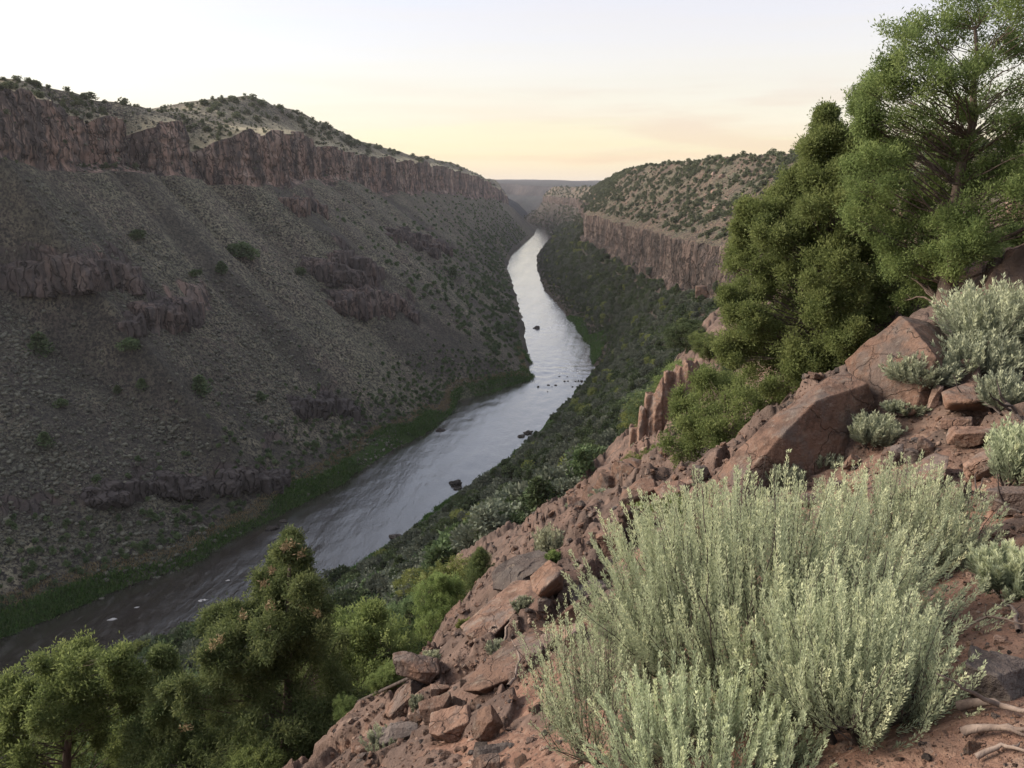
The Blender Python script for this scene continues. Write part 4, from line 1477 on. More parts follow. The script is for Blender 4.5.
def rock(px, py, wpx, hpx, label, mat='r', D=None, roll=0.0, depth=.8, name='boulder', res=5, sink=.18, flat=14, amp=.035, group=None, which=None, cat='boulder'):
    """px, py: the middle of the rock in the view; wpx, hpx its apparent size; roll leans its long side"""
    _rs[0] += 1
    rng = np.random.default_rng(900 + _rs[0])
    if D is None:
        loc, n, dist = hit(px, py + hpx * .42, which or (B_near,))
        if loc is None:
            return None
        D = math.hypot(loc.x, loc.y)
    c = at_depth(px, py, D)
    s = to_px(c)[2] / F
    a, b = wpx * s / 2, hpx * s / 2
    N, h = random_planes(rng, flat, (a * 1.06, (a + b) * .5 * depth * 1.2, b * 1.06))
    v, f = rock_np(6 if wpx > 24 else res, N, h, rng, amp, 60, _rs[0])
    # lean in the plane across the view, then turn with the view direction
    cr, sr = math.cos(roll), math.sin(roll)
    v = np.stack([v[:, 0] * cr - v[:, 2] * sr, v[:, 1], v[:, 0] * sr + v[:, 2] * cr], 1)
    ang = -math.atan2(c[0], c[1])
    ca, sa = math.cos(ang), math.sin(ang)
    v = np.stack([v[:, 0] * ca - v[:, 1] * sa, v[:, 0] * sa + v[:, 1] * ca, v[:, 2]], 1)
    gz = ground_z(c[0], c[1], which or (B_near,))
    # pushed back so that its foot goes into the ground
    gap = (c[2] + v[:, 2].min()) - (gz if gz is not None else c[2] - b)
    if gap > -sink * b:
        v[:, 2] = np.where(v[:, 2] < 0, v[:, 2] * (1 + min(1.2, (gap + sink * b) / max(b, .02))), v[:, 2])
    o = link(name, mesh_np(name, v, f, True), M[ROCKMATS[mat]], None, c)
    for q in o.data.polygons:
        pass
    return tag(o, label, cat, group)


def hull_rock(name, label, pts, mat, amp=.02, res=6, cat='boulder', pull=.93, nvis=8):
    q = []
    for p in pts[:nvis]:
        g = hit(p[0], p[1], (B_near,))[0]
        if g is not None:
            q.append(math.hypot(g.x, g.y) / p[2])
    pull = min(1.0, float(np.percentile(q, 15))) if q else pull
    P = np.array([at_depth(p[0], p[1], p[2] * pull) for p in pts])
    c = P.mean(0)
    bm = bmesh.new()
    for p in P - c:
        bm.verts.new(p)
    bmesh.ops.convex_hull(bm, input=bm.verts)
    bm.normal_update()
    N, h = [], []
    for f in bm.faces:
        nn = np.array(f.normal[:])
        hh = float(np.dot(nn, f.verts[0].co[:]))
        if hh < 0:
            nn, hh = -nn, -hh
        N.append(nn); h.append(max(hh, .02))
    bm.free()
    _rs[0] += 1
    v, f = rock_np(res + (1 if res == 6 and cat == 'boulder' else 0), np.array(N), np.array(h), None, amp * 1.2, 200, _rs[0])
    o = link(name, mesh_np(name, v, f, True), M[ROCKMATS[mat]], None, c)
    return tag(o, label, cat)


# the two great boulders and the slab on top
hull_rock('boulder', 'huge leaning slab boulder with a long pale pitted upper face', [
    (701, 486, 9.9), (774, 416, 10.4), (827, 378, 10.8), (845, 370, 11.0), (710, 512, 9.5), (780, 437, 9.85), (815, 402, 10.1), (868, 384, 10.6),
    (745, 518, 9.6), (830, 470, 10.1), (735, 580, 9.9), (830, 545, 10.3), (884, 490, 10.8), (880, 415, 10.75), (720, 560, 10.8), (800, 520, 11.6), (884, 440, 11.6)], 'b', .016, 6, nvis=10)
hull_rock('boulder', 'big pointed red boulder with a broad flat face, right of the leaning slab', [
    (899, 314, 11.9), (844, 361, 11.5), (847, 380, 11.3), (872, 418, 10.9), (912, 415, 10.6), (950, 392, 10.9), (914, 327, 11.3), (936, 357, 10.8),
    (936, 322, 12.4), (962, 356, 11.9), (958, 392, 11.6), (905, 330, 13.2), (862, 384, 12.8), (900, 420, 12.6)], 'r', .016, 6)
hull_rock('boulder', 'grey flat topped slab wedged behind the big pointed red boulder', [
    (938, 327, 12.0), (958, 317, 12.4), (976, 308, 12.8), (980, 322, 12.3), (948, 337, 11.8), (978, 330, 12.1), (942, 318, 13.2), (980, 305, 13.6), (950, 350, 12.6), (985, 345, 12.8)], 'g', .02, 5)
hull_rock('boulder', 'curved red slab at the slope edge below the angular block', [
    (461, 626, 10.4), (490, 603, 10.9), (514, 579, 11.4), (532, 581, 11.0), (531, 598, 10.4), (516, 612, 10.0), (486, 643, 9.6), (466, 634, 9.9), (480, 660, 10.2), (530, 628, 10.6), (520, 600, 11.9)], 'b', .02, 6)
hull_rock('boulder', 'angular red block standing above the curved slab', [
    (530, 577, 10.9), (549, 560, 11.0), (565, 569, 10.6), (557, 577, 10.3), (538, 595, 10.2), (532, 590, 10.4), (563, 590, 10.8), (548, 572, 11.6), (545, 602, 10.7)], 'r', .02, 5)
hull_rock('boulder', 'brown boulder with a flat sloping top and dark front below the curved slab', [
    (470, 676, 8.1), (500, 648, 8.7), (534, 626, 9.0), (546, 635, 8.5), (540, 656, 8.0), (512, 678, 7.7), (480, 690, 7.6), (464, 690, 7.8), (545, 662, 8.4), (500, 700, 7.9), (520, 650, 9.4)], 'b', .022, 6)
hull_rock('boulder', 'dark layered ledge rock at the very edge above the curved slab', [
    (491, 572, 13.0), (505, 560, 13.3), (540, 549, 13.4), (555, 556, 12.8), (536, 572, 12.2), (505, 590, 12.4), (495, 588, 12.6), (550, 580, 12.7), (525, 560, 14.2), (500, 600, 13.2)], 'g', .05, 6)
hull_rock('boulder', 'long pinkish slab slanting up the slope left of the vivid green bush', [
    (612, 566, 11.4), (640, 548, 12.0), (662, 536, 12.4), (684, 533, 12.2), (680, 548, 11.6), (655, 566, 11.0), (625, 585, 10.6), (612, 580, 10.9), (680, 565, 11.6), (640, 590, 11.2), (650, 545, 12.9)], 'r', .02, 6)
hull_rock('boulder', 'tilted brown slab with a pale top edge right of the flat blocks', [
    (868, 490, 7.2), (905, 468, 7.5), (936, 452, 7.7), (948, 457, 7.4), (946, 475, 7.1), (905, 492, 6.8), (880, 500, 6.9), (940, 490, 7.2), (900, 480, 8.0)], 'b', .02, 6)
hull_rock('boulder', 'reddish three cornered slab lying above the dry branch', [
    (941, 392, 9.0), (976, 379, 9.5), (992, 395, 9.0), (975, 403, 8.7), (950, 402, 8.7), (945, 410, 8.9), (990, 412, 9.1), (965, 395, 9.9)], 'r', .02, 5)

R = rock
R(668, 543, 26, 34, 'upright brown boulder beside the vivid green bush', 'b', roll=.3)
R(700, 528, 30, 22, 'dark brown boulder between the vivid green bush and the leaning slab', 'b', roll=-.2)
R(609, 542, 28, 22, 'squat red boulder on the edge below the rock outcrop', 'r')
R(640, 495, 40, 24, 'wide brown slab on the crest left of the leaning slab', 'b', roll=.5)
R(672, 495, 34, 26, 'broken slab leaning on the crest below the yellow green bush', 'b', roll=.55)
R(703, 474, 16, 16, 'dark round stone against the low bushy juniper', 'g')
R(686, 488, 26, 14, 'flat brown stone left of the leaning slab tip', 'b', roll=.3)
R(590, 595, 54, 20, 'layered ledge of dark plates in the middle of the slope', 'g', roll=.62, depth=.5, amp=.06)
R(618, 600, 60, 22, 'long brown ledge slanting up toward the vivid green bush', 'b', roll=.66, depth=.5, amp=.06)
R(575, 612, 48, 18, 'low dark ledge just above the two pale stones', 'b', roll=.6, depth=.5, amp=.06)
R(648, 575, 44, 14, 'thin slab lying flat below the long pinkish slab', 'r', roll=.5)
R(551, 640, 18, 18, 'rounded tan stone left of the pale grey stone', 'p', roll=.6)
R(574, 636, 24, 22, 'pale grey cracked stone in the middle of the slope', 'p', roll=-.5)
R(545, 603, 14, 12, 'small black stone in the gap under the angular block', 'g')
R(592, 622, 34, 14, 'flat orange red slab right of the pale grey stone', 'r', roll=.45)
R(662, 610, 26, 20, 'orange red stone at the left edge of the big sagebrush', 'r', roll=-.4)
R(640, 618, 20, 14, 'small red stone left of the orange red stone', 'r')
R(418, 668, 42, 28, 'dark rounded boulder at the lower slope edge under the trees', 'b', roll=.2)
R(404, 704, 44, 16, 'long low brown slab under the dark rounded boulder', 'b', roll=.75)
R(438, 711, 34, 20, 'wedge shaped brown rock left of the wide flat rock', 'b', roll=.3)
R(452, 727, 44, 26, 'wide flat topped rock near the bottom of the slope', 'b', roll=.45, depth=1.1)
R(484, 727, 30, 30, 'blocky brown rock right of the wide flat topped rock', 'b', roll=.5)
R(418, 684, 14, 16, 'small upright grey stone below the dark rounded boulder', 'g')
R(378, 738, 26, 12, 'grey slab half buried at the lower left of the slope', 'g')
R(400, 732, 40, 16, 'low grey rock among gravel left of the wedge shaped rock', 'g', roll=.1)
R(490, 753, 36, 12, 'flat dark stone at the bottom left of the big sagebrush', 'g')
R(486, 766, 30, 14, 'pinkish stone cut by the bottom edge of the view', 'r')
R(362, 748, 22, 12, 'brown stone at the foot of the pinyon', 'b')
R(440, 690, 20, 12, 'low brown stone beside the pale seedling', 'b')
R(897, 455, 12, 20, 'left one of two dark upright blocks below the small sagebrush', 'g', roll=.1)
R(911, 455, 13, 18, 'right one of two dark upright blocks below the small sagebrush', 'g', roll=-.1)
R(925, 446, 18, 18, 'grey brown block right of the two dark upright blocks', 'b')
R(935, 396, 9, 24, 'pale tan stone standing on end beside the small sagebrush', 'p', roll=-.2, depth=.6)
R(968, 437, 56, 18, 'broad flat brown slab below the dry branch', 'b', roll=.25, depth=1.0)
R(982, 466, 40, 26, 'reddish slab below the broad flat slab', 'r', roll=.35)
R(1005, 452, 26, 20, 'red boulder at the right edge under the sagebrush', 'r')
R(957, 424, 28, 12, 'thin brown slab under the reddish three cornered slab', 'b', roll=.2)
R(992, 402, 20, 10, 'small flat red slab at the root of the dry branch', 'r')
R(836, 486, 22, 14, 'small brown rock at the top of the big sagebrush', 'b', roll=.3)
R(858, 487, 16, 14, 'orange edged rock at the top of the big sagebrush', 'r', roll=.4)
R(848, 497, 30, 10, 'low dark rock behind the tips of the big sagebrush', 'b')
R(852, 462, 16, 14, 'red stone in front of the leaning slab', 'r')
R(812, 500, 22, 14, 'brown stone at the foot of the leaning slab', 'b')
R(776, 506, 22, 12, 'flat brown stone in the shade of the leaning slab', 'b')
R(1008, 500, 34, 22, 'dark red rock at the right edge above the right sagebrush', 'b', roll=.2)
R(1000, 682, 64, 34, 'dark grey boulder in the red soil at the lower right edge', 'g', depth=1.0, sink=.5)
R(998, 585, 16, 10, 'small pale stone behind the right sagebrush', 'p')
R(1000, 640, 12, 7, 'tan pebble on the bare red soil at the right edge', 'p', res=4)
R(1004, 236, 34, 16, 'pink boulder behind the trunk of the tall juniper at the right edge', 'p', D=26, sink=1.5)
R(1018, 206, 22, 14, 'upper pink boulder far behind the tall juniper', 'p', D=34, sink=2)
R(900, 214, 30, 16, 'pink boulder seen through the branches of the two junipers', 'p', D=60, sink=2.5)
R(742, 350, 36, 16, 'pale flat slab lying on the spur by the dense juniper', 'p', roll=.35, which=(B_near, B_right))
R(713, 345, 24, 14, 'dark boulder on the spur left of the pale flat slab', 'b', which=(B_near, B_right))
R(705, 292, 20, 12, 'dark boulder at the end of the far cliff', 'b', which=(B_near, B_right))
R(748, 270, 22, 14, 'orange boulder on the hillside left of the dense juniper', 'r', which=(B_right,))
R(640, 470, 30, 30, 'brown crag at the foot of the columnar outcrop', 'b', roll=.3, D=42, sink=1.2)

# craggy outcrops: one mass of joined columns each
def outcrop(label, cols, mat, D, seed, which=None, vr=0.0, follow=True, back=None, reach=0):
    which = which or (B_near, B_right)
    rng = np.random.default_rng(seed)
    vs_, fs_, n = [], [], 0
    c0 = at_depth(cols[0][0], cols[0][1], D)
    base = np.array([c0[0], c0[1], ground_z(c0[0], c0[1], which) - 1])
    for (px, pt, pb, wpx) in cols:
        g = hit(px, (pt + 2 * pb) / 3, which)[0] if follow else None
        dd = math.hypot(g.x, g.y) if g is not None else D
        dd = min(max(dd, D * .8), D * 1.25) * rng.uniform(.985, 1.01)
        t = at_depth(px, pt, dd); b = at_depth(px, pb, dd)
        s = to_px(t)[2] / F
        a = wpx * s * .62
        hz = (t[2] - b[2]) * .5 + a * .4
        N, h = random_planes(rng, 12, (a, a * 1.2, hz))
        v, f = rock_np(5, N, h, rng, .06, 50, seed + n)
        vs_.append(v + (t + b) / 2 - [0, 0, a * .3] - base); fs_.append(f + n); n += len(v)
        for k_ in range(reach):                               # the bench runs back into the slope
            v2, f2 = rock_np(3, *random_planes(rng, 12, (a * 1.3, a * 1.3, hz)), rng, .06, 50, seed + n)
            vs_.append(v2 + (t + b) / 2 - [0, 0, a * .3 + rng.uniform(0, .3) * a] - base + np.asarray(back) * a * 1.1 * (k_ + 1)); fs_.append(f2 + n); n += len(v2)
    o = link('rock_outcrop', mesh_np('rock_outcrop', np.concatenate(vs_), np.concatenate(fs_), False), None, None, base)
    md = o.modifiers.new('join', 'REMESH')                # the columns grow into one body
    md.mode = 'VOXEL'
    md.voxel_size = D * .0011
    dg = bpy.context.evaluated_depsgraph_get()
    me = bpy.data.meshes.new_from_object(o.evaluated_get(dg))
    o.modifiers.clear()
    o.data = me
    me.materials.clear()
    me.materials.append(M[mat])
    n = len(me.vertices)
    for k_, val in (('cliff', 1.0), ('varnish', vr)):
        at = me.attributes.new(k_, 'FLOAT', 'POINT')
        at.data.foreach_set('value', np.full(n, val, np.float32))
    tag(o, label, 'rock outcrop')


def slope_ledge(label, x0, x1, ytop, ybot, wpx, seed, vr=.2, slant=0.0):
    rng = np.random.default_rng(seed)
    cols, x = [], x0
    while x < x1:
        w_ = wpx * rng.uniform(.7, 1.4)
        e = math.sin(math.pi * min(.96, max(.04, (x - x0) / (x1 - x0))))
        hgt = (ybot - ytop) * (.45 + .55 * e) * rng.uniform(.7, 1.05)
        yb = ybot + slant * (x - x0) + rng.normal() * 2
        cols.append((x, yb - hgt * .8, yb + 9, w_ * 1.25))
        if rng.random() < .5:
            cols.append((x + rng.normal() * 3, yb - hgt * .2, yb + 10, w_ * 1.3))
        x += w_ * .8
    D = hit((x0 + x1) / 2, ybot, (B_left,))[2]
    outcrop(label, cols, 'left_wall', D, seed, (B_left,), vr, True, (-.951, .31, .12), 4)


slope_ledge('long striped ledge standing out of the middle of the left slope', 18, 138, 250, 280, 8, 501, .75)
slope_ledge('cracked brown outcrop stepping down from the right end of the striped ledge', 140, 204, 288, 326, 8, 502, .65, -.1)
slope_ledge('dark red outcrop high in the centre of the left slope', 325, 385, 242, 270, 7, 503, .7, .15)
slope_ledge('broken dark outcrop below and right of the dark red outcrop', 345, 415, 278, 304, 7, 504, .55, .12)
slope_ledge('low black basalt band near the foot of the left slope', 95, 220, 478, 494, 8, 505, 1.0, -.08)
slope_ledge('short black ledge right of the low black basalt band', 235, 285, 470, 482, 6, 506, 1.0, -.1)
slope_ledge('thin dark ledge slanting along the far left slope', 395, 450, 222, 234, 5, 507, .7, .28)
slope_ledge('black lava ledge in the lower middle of the left slope', 300, 360, 392, 406, 6, 508, 1.0, .05)
slope_ledge('small brown knob under the left end of the rim cliff', 296, 326, 188, 206, 6, 509, .3, .1)


outcrop('tall columnar brown outcrop dropping off the end of the spur toward the wood', [
    (650, 392, 460, 11), (659, 376, 450, 10), (642, 404, 470, 10), (668, 368, 440, 10), (657, 415, 480, 13), (634, 426, 480, 9), (647, 434, 485, 13), (669, 402, 475, 12), (678, 366, 440, 11), (651, 410, 470, 9), (663, 394, 460, 9), (640, 432, 482, 9), (686, 358, 430, 10), (674, 385, 450, 9), (654, 400, 455, 8)], 'brown_rock', 52, 47, None, .25, False, (.8, .6, 0), 2)
outcrop('cracked red outcrop on the slope edge above the angular block', [
    (612, 468, 530, 30), (596, 484, 540, 30), (626, 460, 520, 28), (582, 502, 548, 28), (606, 500, 548, 32), (636, 474, 530, 26), (570, 516, 556, 24), (622, 500, 545, 28), (590, 520, 560, 26)], 'brown_rock', 24, 42, None, 0, False, (.8, .6, 0), 1)

# red boulders on the hillside above the right cliff
rg = np.random.default_rng(29)
hb = [mesh_np('hillside_boulder', *rock_np(3, *random_planes(rg, 11, (1, .8, .6)), rg, .06, 40, 300 + i), False) for i in range(5)]
for m_ in hb:
    m_.materials.append(M['pale_rock'] if len(M) % 2 else M['pale_rock'])
n_hb = 0
for _ in range(500):
    px, py = rg.uniform(590, 800), rg.uniform(156, 260)
    loc, nn, D = hit(px, py, (B_right,))
    if loc is None or loc.z < 100 or n_hb >= 110 or fbm(loc.x * .02, loc.y * .02, oct=2, seed=301) < -.1:
        continue
    s = min(.5 + rg.pareto(2) * .7, 3.0)
    o = link('hillside_boulder', hb[int(rg.integers(0, 5))], None, None, (loc.x, loc.y, loc.z + .1 * s), rg.uniform(0, 6.28), s)
    tag(o, 'pinkish boulder lying among the shrubs above the right cliff', 'boulder', 'boulders on the right hillside')
    n_hb += 1

# river rocks
for px, py, w_, h_, lab in [(455, 484, 11, 8, 'dark boulder standing in the middle of the river'), (395, 536, 9, 4, 'low dark rock by the right bank grass'), (528, 433, 8, 5, 'black rock at the right bank under the wood'),
                            (537, 328, 5, 4, 'small black rock near the left bank of the bright reach'), (383, 350, 4, 3, None), (272, 528, 10, 4, 'flat black rock at the left bank'), (283, 521, 7, 3, 'second flat black rock at the left bank'),
                            (440, 430, 8, 4, 'dark rock by the left bank at the bend'), (521, 436, 7, 4, 'low rock in the shallows under the right bank'), (458, 488, 7, 3, 'flat stone just below the midstream boulder')]:
    if lab is None:
        continue
    p = at_z(px, py, .2)
    D = math.hypot(p[0], p[1])
    _rs[0] += 1
    rg = np.random.default_rng(_rs[0])
    s = to_px(p)[2] / F
    d, f = ico(4)
    v = d * [w_ * s * .55, w_ * s * .45, h_ * s * .45] * (1 + .5 * fbm(d[:, 0] * 1.4 + px, d[:, 1] * 1.4, d[:, 2] * 1.4, 4, 9))[:, None]
    tag(link('river_rock', mesh_np('river_rock', v, f, True), M['black_rock'], None, (p[0], p[1], .1)), lab, 'rock')
rg = np.random.default_rng(8)
rv = [rock_np(3, *random_planes(rg, 10, (1, .8, .55)), rg, .05, 12, i) for i in range(6)]
rme = [mesh_np('rapid_rock', v, f, True) for v, f in rv]
for m_ in rme:
    m_.materials.append(M['black_rock'])
for i in range(20):
    f_ = rg.random()
    px, py = 542 + 52 * f_ + rg.normal() * 3, 386 - 10 * f_ + rg.normal() * 3.0
    if i > 25:
        px, py = rg.uniform(545, 580), rg.uniform(384, 402)
    p = at_z(px, py, .1)
    s = rg.uniform(.35, 1.0)
    tag(link('rapid_rock', rme[i % 6], None, None, (p[0], p[1], .05), rg.uniform(0, 6), s), 'dark rock breaking the water of the rapid across the river', 'rock', 'rocks in the rapid')

# white water around the midstream rocks
def foam(px, py, w_, h_, lab):
    p = at_z(px, py, .12)
    s = to_px(p)[2] / F
    rg = np.random.default_rng(int(px))
    d, f = ico(4)
    a = w_ * s * .5
    v = d * [a, a * .55, .10] * (1 + .35 * fbm(d[:, 0] * 3, d[:, 1] * 3, d[:, 2] * 3 + px, 3, 301))[:, None]
    tag(link('white_water', mesh_np('white_water', v, f, True), M['foam'], None, (p[0], p[1], -.02), .3), lab, 'white water')


t_ = NT('river_foam')
t_.bsdf((.4, .38, .37), .6, t_.noise(2.2, 4, .6), .3, .8, .3)
M['foam'] = t_.m
for a in [(203, 600, 10, 4, 'largest white splash in the dark reach by the pinyon'), (112, 619, 8, 2, 'thin white streak near the far left of the dark reach'), (142, 643, 14, 2, 'lowest white streak just above the bottom left juniper'), (137, 607, 5, 2, 'tiny white fleck above the thin streak'),
          (228, 580, 4, 1.5, 'faint white fleck upstream of the largest splash'), (330, 580, 6, 3, 'white splash between the pinyon top and the right bank')]:
    foam(*a)

# ------------------------------------------------------------------ stones on the near slope
rg = np.random.default_rng(17)
sp_ = []
for i in range(10):
    v, f = rock_np(4, *random_planes(rg, 10, (1, rg.uniform(.6, .9), rg.uniform(.35, .65))), rg, .05, 60, 50 + i)
    sp_.append(mesh_np('loose_stone', v, f, False))
    sp_[-1].materials.append(M[['red_rock', 'brown_rock', 'red_rock', 'brown_rock', 'grey_rock', 'red_rock', 'pale_rock', 'brown_rock', 'red_rock', 'grey_rock'][i]])
kind_ = ['rust red', 'brown', 'rust red', 'brown', 'grey', 'rust red', 'pale pink', 'brown', 'rust red', 'grey']
n_st = 0
while n_st < 230:
    px, py = rg.uniform(340, 1030), rg.uniform(370, 768)
    loc, nn, D = hit(px, py)
    ln, nn, Dn = hit(px, py, (B_near,))
    if ln is None or abs(D - Dn) > .01 or Dn > 45:
        continue
    if px > 660 and rg.random() < .5:
        continue
    s = min((rg.pareto(1.7) + .8) * 5.0, 20) * to_px(ln)[2] / F * .5
    k = int(rg.integers(0, 10))
    o = link('loose_stone', sp_[k], None, None, (ln.x, ln.y, ln.z + .1 * s), None, s)
    o.rotation_euler = (rg.normal() * .35, rg.normal() * .35 + .4, rg.uniform(0, 6.28))
    tag(o, f'loose angular {kind_[k]} stone on the gravel slope', 'stone', kind_[k] + ' loose stones on the slope')
    n_st += 1
# gravel and chips: nobody could count them
vs_, fs_, n = [], [], 0
chips = [rock_np(2, *random_planes(rg, 9, (1, .8, .5)), rg, .06, 40, 80 + i) for i in range(8)]
for cidx, mname in enumerate(('red_rock', 'brown_rock', 'pale_rock', 'grey_rock')):
    vs_, fs_, n = [], [], 0
    for _ in range((5600, 5600, 2200, 2000)[cidx]):
        px, py = (rg.uniform(330, 1040), rg.uniform(370, 790)) if rg.random() < .7 else (rg.uniform(900, 1700), rg.uniform(330, 1100))
        ln, nn, Dn = hit(px, py, (B_near,))
        if ln is None or Dn > 60:
            continue
        s = min((rg.pareto(2.0) + .7) * 2.4, 10) * to_px(ln)[2] / F * .5
        v, f = chips[int(rg.integers(0, 8))]
        a, b = rg.uniform(0, 6.28), rg.normal() * .4
        ca, sa, cb, sb = math.cos(a), math.sin(a), math.cos(b), math.sin(b)
        w_ = np.stack([v[:, 0] * ca - v[:, 1] * sa, v[:, 0] * sa + v[:, 1] * ca, v[:, 2]], 1)
        w_ = np.stack([w_[:, 0] * cb + w_[:, 2] * sb, w_[:, 1], -w_[:, 0] * sb + w_[:, 2] * cb], 1)
        vs_.append(w_ * s + np.array(ln[:]) + [0, 0, .15 * s]); fs_.append(f + n); n += len(v)
    o = link('gravel', mesh_np('gravel', np.concatenate(vs_), np.concatenate(fs_), False), M[mname])
    tag(o, {'red_rock': 'rust red', 'brown_rock': 'brown', 'pale_rock': 'pale pink', 'grey_rock': 'grey'}[mname] + ' gravel and chips scattered over the near slope', 'gravel', None, 'stuff')


# ------------------------------------------------------------------ sagebrush
def sagebrush(rng, spread, height, stems, leaves, leaf, up=.9, plume=.55, lean=(0, 0), tint0=.45):
    """upright plumed stems out of woody stems; returns wood and foliage meshes"""
    wood = Tubes()
    cs, ds, ti, ls = [], [], [], []
    nb = 9
    crowns = []
    for i in range(nb):
        a = i * 2.4
        rr_ = spread * .66 * math.sqrt((i + .5) / nb)
        e = np.array([math.cos(a) * rr_, math.sin(a) * rr_, height * rng.uniform(.22, .36)])
        p = bent((0, 0, -.08), e, rng, .25, 6)
        wood.add(p, np.linspace(.028, .012, 6) * height, 5)
        crowns.append(p)
    for i in range(stems):
        a = rng.uniform(0, 6.28)
        q = math.sqrt(rng.random())
        h = height * (1.0 - .34 * q ** 2.4) * (rng.uniform(.6, 1.1) if rng.random() < .5 else rng.uniform(.85, 1.06))
        foot = np.array([math.cos(a), math.sin(a), 0]) * spread * q * .74
        tip = foot + np.array([math.cos(a), math.sin(a), 0]) * spread * q * rng.uniform(.05, .34) + rng.normal(size=3) * [.05 * height, .05 * height, 0]
        tip = tip + np.array([lean[0] * h, lean[1] * h, 0])
        tip[2] = h
        root = crowns[int(np.argmin([np.hypot(*(c[-1][:2] - foot[:2])) + rng.random() * spread * .2 for c in crowns]))]
        s0 = root[int(rng.integers(3, 6))]
        t = np.linspace(0, 1, 8)[:, None]
        mid = np.array([foot[0] * 1.02, foot[1] * 1.02, max(h * .30, s0[2])])
        p = (1 - t) ** 2 * s0 + 2 * t * (1 - t) * mid + t ** 2 * tip
        p += np.cumsum(rng.normal(size=p.shape) * .010 * height, 0)
        if i % 23 == 0:                                   # a dead bare twig
            wood.add(bent(p[2], p[-1] + rng.normal(size=3) * .08 * height, rng, .2, 7), np.linspace(.005, .0015, 7) * height, 4)
        if i % 3 == 0:
            wood.add(p, np.linspace(.004, .0012, 8) * height, 3)
        L = np.linalg.norm(np.diff(p, axis=0), axis=1).sum()
        u = 1 - plume * rng.random(leaves) ** 1.25
        k = u * 7
        j = np.minimum(k.astype(int), 6)
        pos = p[j] + (p[j + 1] - p[j]) * (k - j)[:, None]
        ax = unit(p[j + 1] - p[j])
        out = rng.normal(size=(leaves, 3))
        out = unit(out - ax * np.sum(out * ax, 1, keepdims=True))
        pos = pos + out * ((.022 * height) * np.clip(1.25 - u, .15, 1) * rng.random(leaves) ** .7)[:, None]
        d = ax * up + out * (1.15 - .5 * up) * rng.uniform(.4, 1.1, (leaves, 1))
        cs.append(pos); ds.append(d)
        t0 = rng.normal(0, .15)
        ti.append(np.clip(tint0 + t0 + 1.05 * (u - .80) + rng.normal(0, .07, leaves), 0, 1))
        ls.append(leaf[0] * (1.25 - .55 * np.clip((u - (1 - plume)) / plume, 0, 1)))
    c, d, t, l = np.concatenate(cs), np.concatenate(ds), np.concatenate(ti), np.concatenate(ls)
    v, f = leaf_quads(c, d, l, leaf[1], rng)
    return wood.mesh('stem'), mesh_np('foliage', v, f, False, {'tint': np.repeat(t, 4)})


def sage_at(x, y, spread, height, label, seed, stems=300, leaves=80, leaf=(.03, .0045), mat='sage', base_z=None, **kw):
    rng = np.random.default_rng(seed)
    w_, f_ = sagebrush(rng, spread, height, stems, leaves, leaf, **kw)
    gz = ground_z(x, y, (B_near,)) if base_z is None else base_z
    r = thing('sagebrush', (x, y, gz - .02), label, 'sagebrush')
    link('stem', w_, M['dark_wood'], r)
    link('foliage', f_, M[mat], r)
    return r


def sage_to(px, D, py_top, wpx, label, seed, **kw):
    """bush at a bearing and distance, as tall and wide as seen"""
    p = at_depth(px, py_top, D)
    gz = ground_z(p[0], p[1], (B_near,))
    s = to_px(p)[2] / F
    h = max(.12, p[2] - gz)
    return sage_at(p[0], p[1], wpx * s * .5, h, label, seed, **kw)


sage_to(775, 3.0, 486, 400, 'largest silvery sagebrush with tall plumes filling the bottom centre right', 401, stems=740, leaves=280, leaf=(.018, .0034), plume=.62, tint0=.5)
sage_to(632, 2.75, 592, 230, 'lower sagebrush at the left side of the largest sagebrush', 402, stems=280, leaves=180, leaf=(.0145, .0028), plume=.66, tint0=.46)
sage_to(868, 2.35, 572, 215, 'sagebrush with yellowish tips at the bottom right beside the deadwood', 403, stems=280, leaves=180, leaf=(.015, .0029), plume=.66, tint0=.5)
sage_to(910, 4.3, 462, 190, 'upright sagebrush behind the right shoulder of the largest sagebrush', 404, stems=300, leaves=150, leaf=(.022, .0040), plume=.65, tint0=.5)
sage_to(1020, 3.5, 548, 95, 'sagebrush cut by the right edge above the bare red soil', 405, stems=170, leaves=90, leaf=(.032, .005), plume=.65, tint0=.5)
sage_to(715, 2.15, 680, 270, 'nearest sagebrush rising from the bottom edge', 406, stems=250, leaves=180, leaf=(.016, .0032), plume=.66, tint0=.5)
sage_to(1022, 6.0, 418, 70, 'pale sagebrush at the right edge below the grey bush', 407, stems=120, leaves=60, leaf=(.045, .009), plume=.7)
sage_to(1002, 10.2, 282, 125, 'large grey green bush on the right skyline of the slope', 408, stems=330, leaves=60, leaf=(.065, .014), mat='sage_grey', plume=.75, tint0=.62)
sage_to(985, 9.6, 330, 100, 'grey bush below the large grey green bush', 409, stems=220, leaves=60, leaf=(.06, .013), mat='sage_grey', plume=.75, tint0=.5)
sage_to(926, 9.2, 352, 80, 'rounded small sagebrush on bare branches in front of the pointed boulder', 410, stems=200, leaves=60, leaf=(.055, .012), mat='sage_grey', plume=.6, tint0=.55)
sage_to(1015, 8.3, 372, 70, 'dull grey sagebrush at the right edge behind the dry branch', 411, stems=150, leaves=60, leaf=(.05, .011), mat='sage_grey', plume=.7, tint0=.4)
sage_to(877, 8.7, 412, 52, 'small blue grey sagebrush in front of the leaning slab', 412, stems=140, leaves=60, leaf=(.05, .011), mat='sage_grey', plume=.75, tint0=.6)
sage_to(908, 9.0, 400, 46, 'small green sagebrush between the blue grey one and the pointed boulder', 413, stems=120, leaves=60, leaf=(.05, .011), mat='sage_grey', plume=.75, tint0=.55)
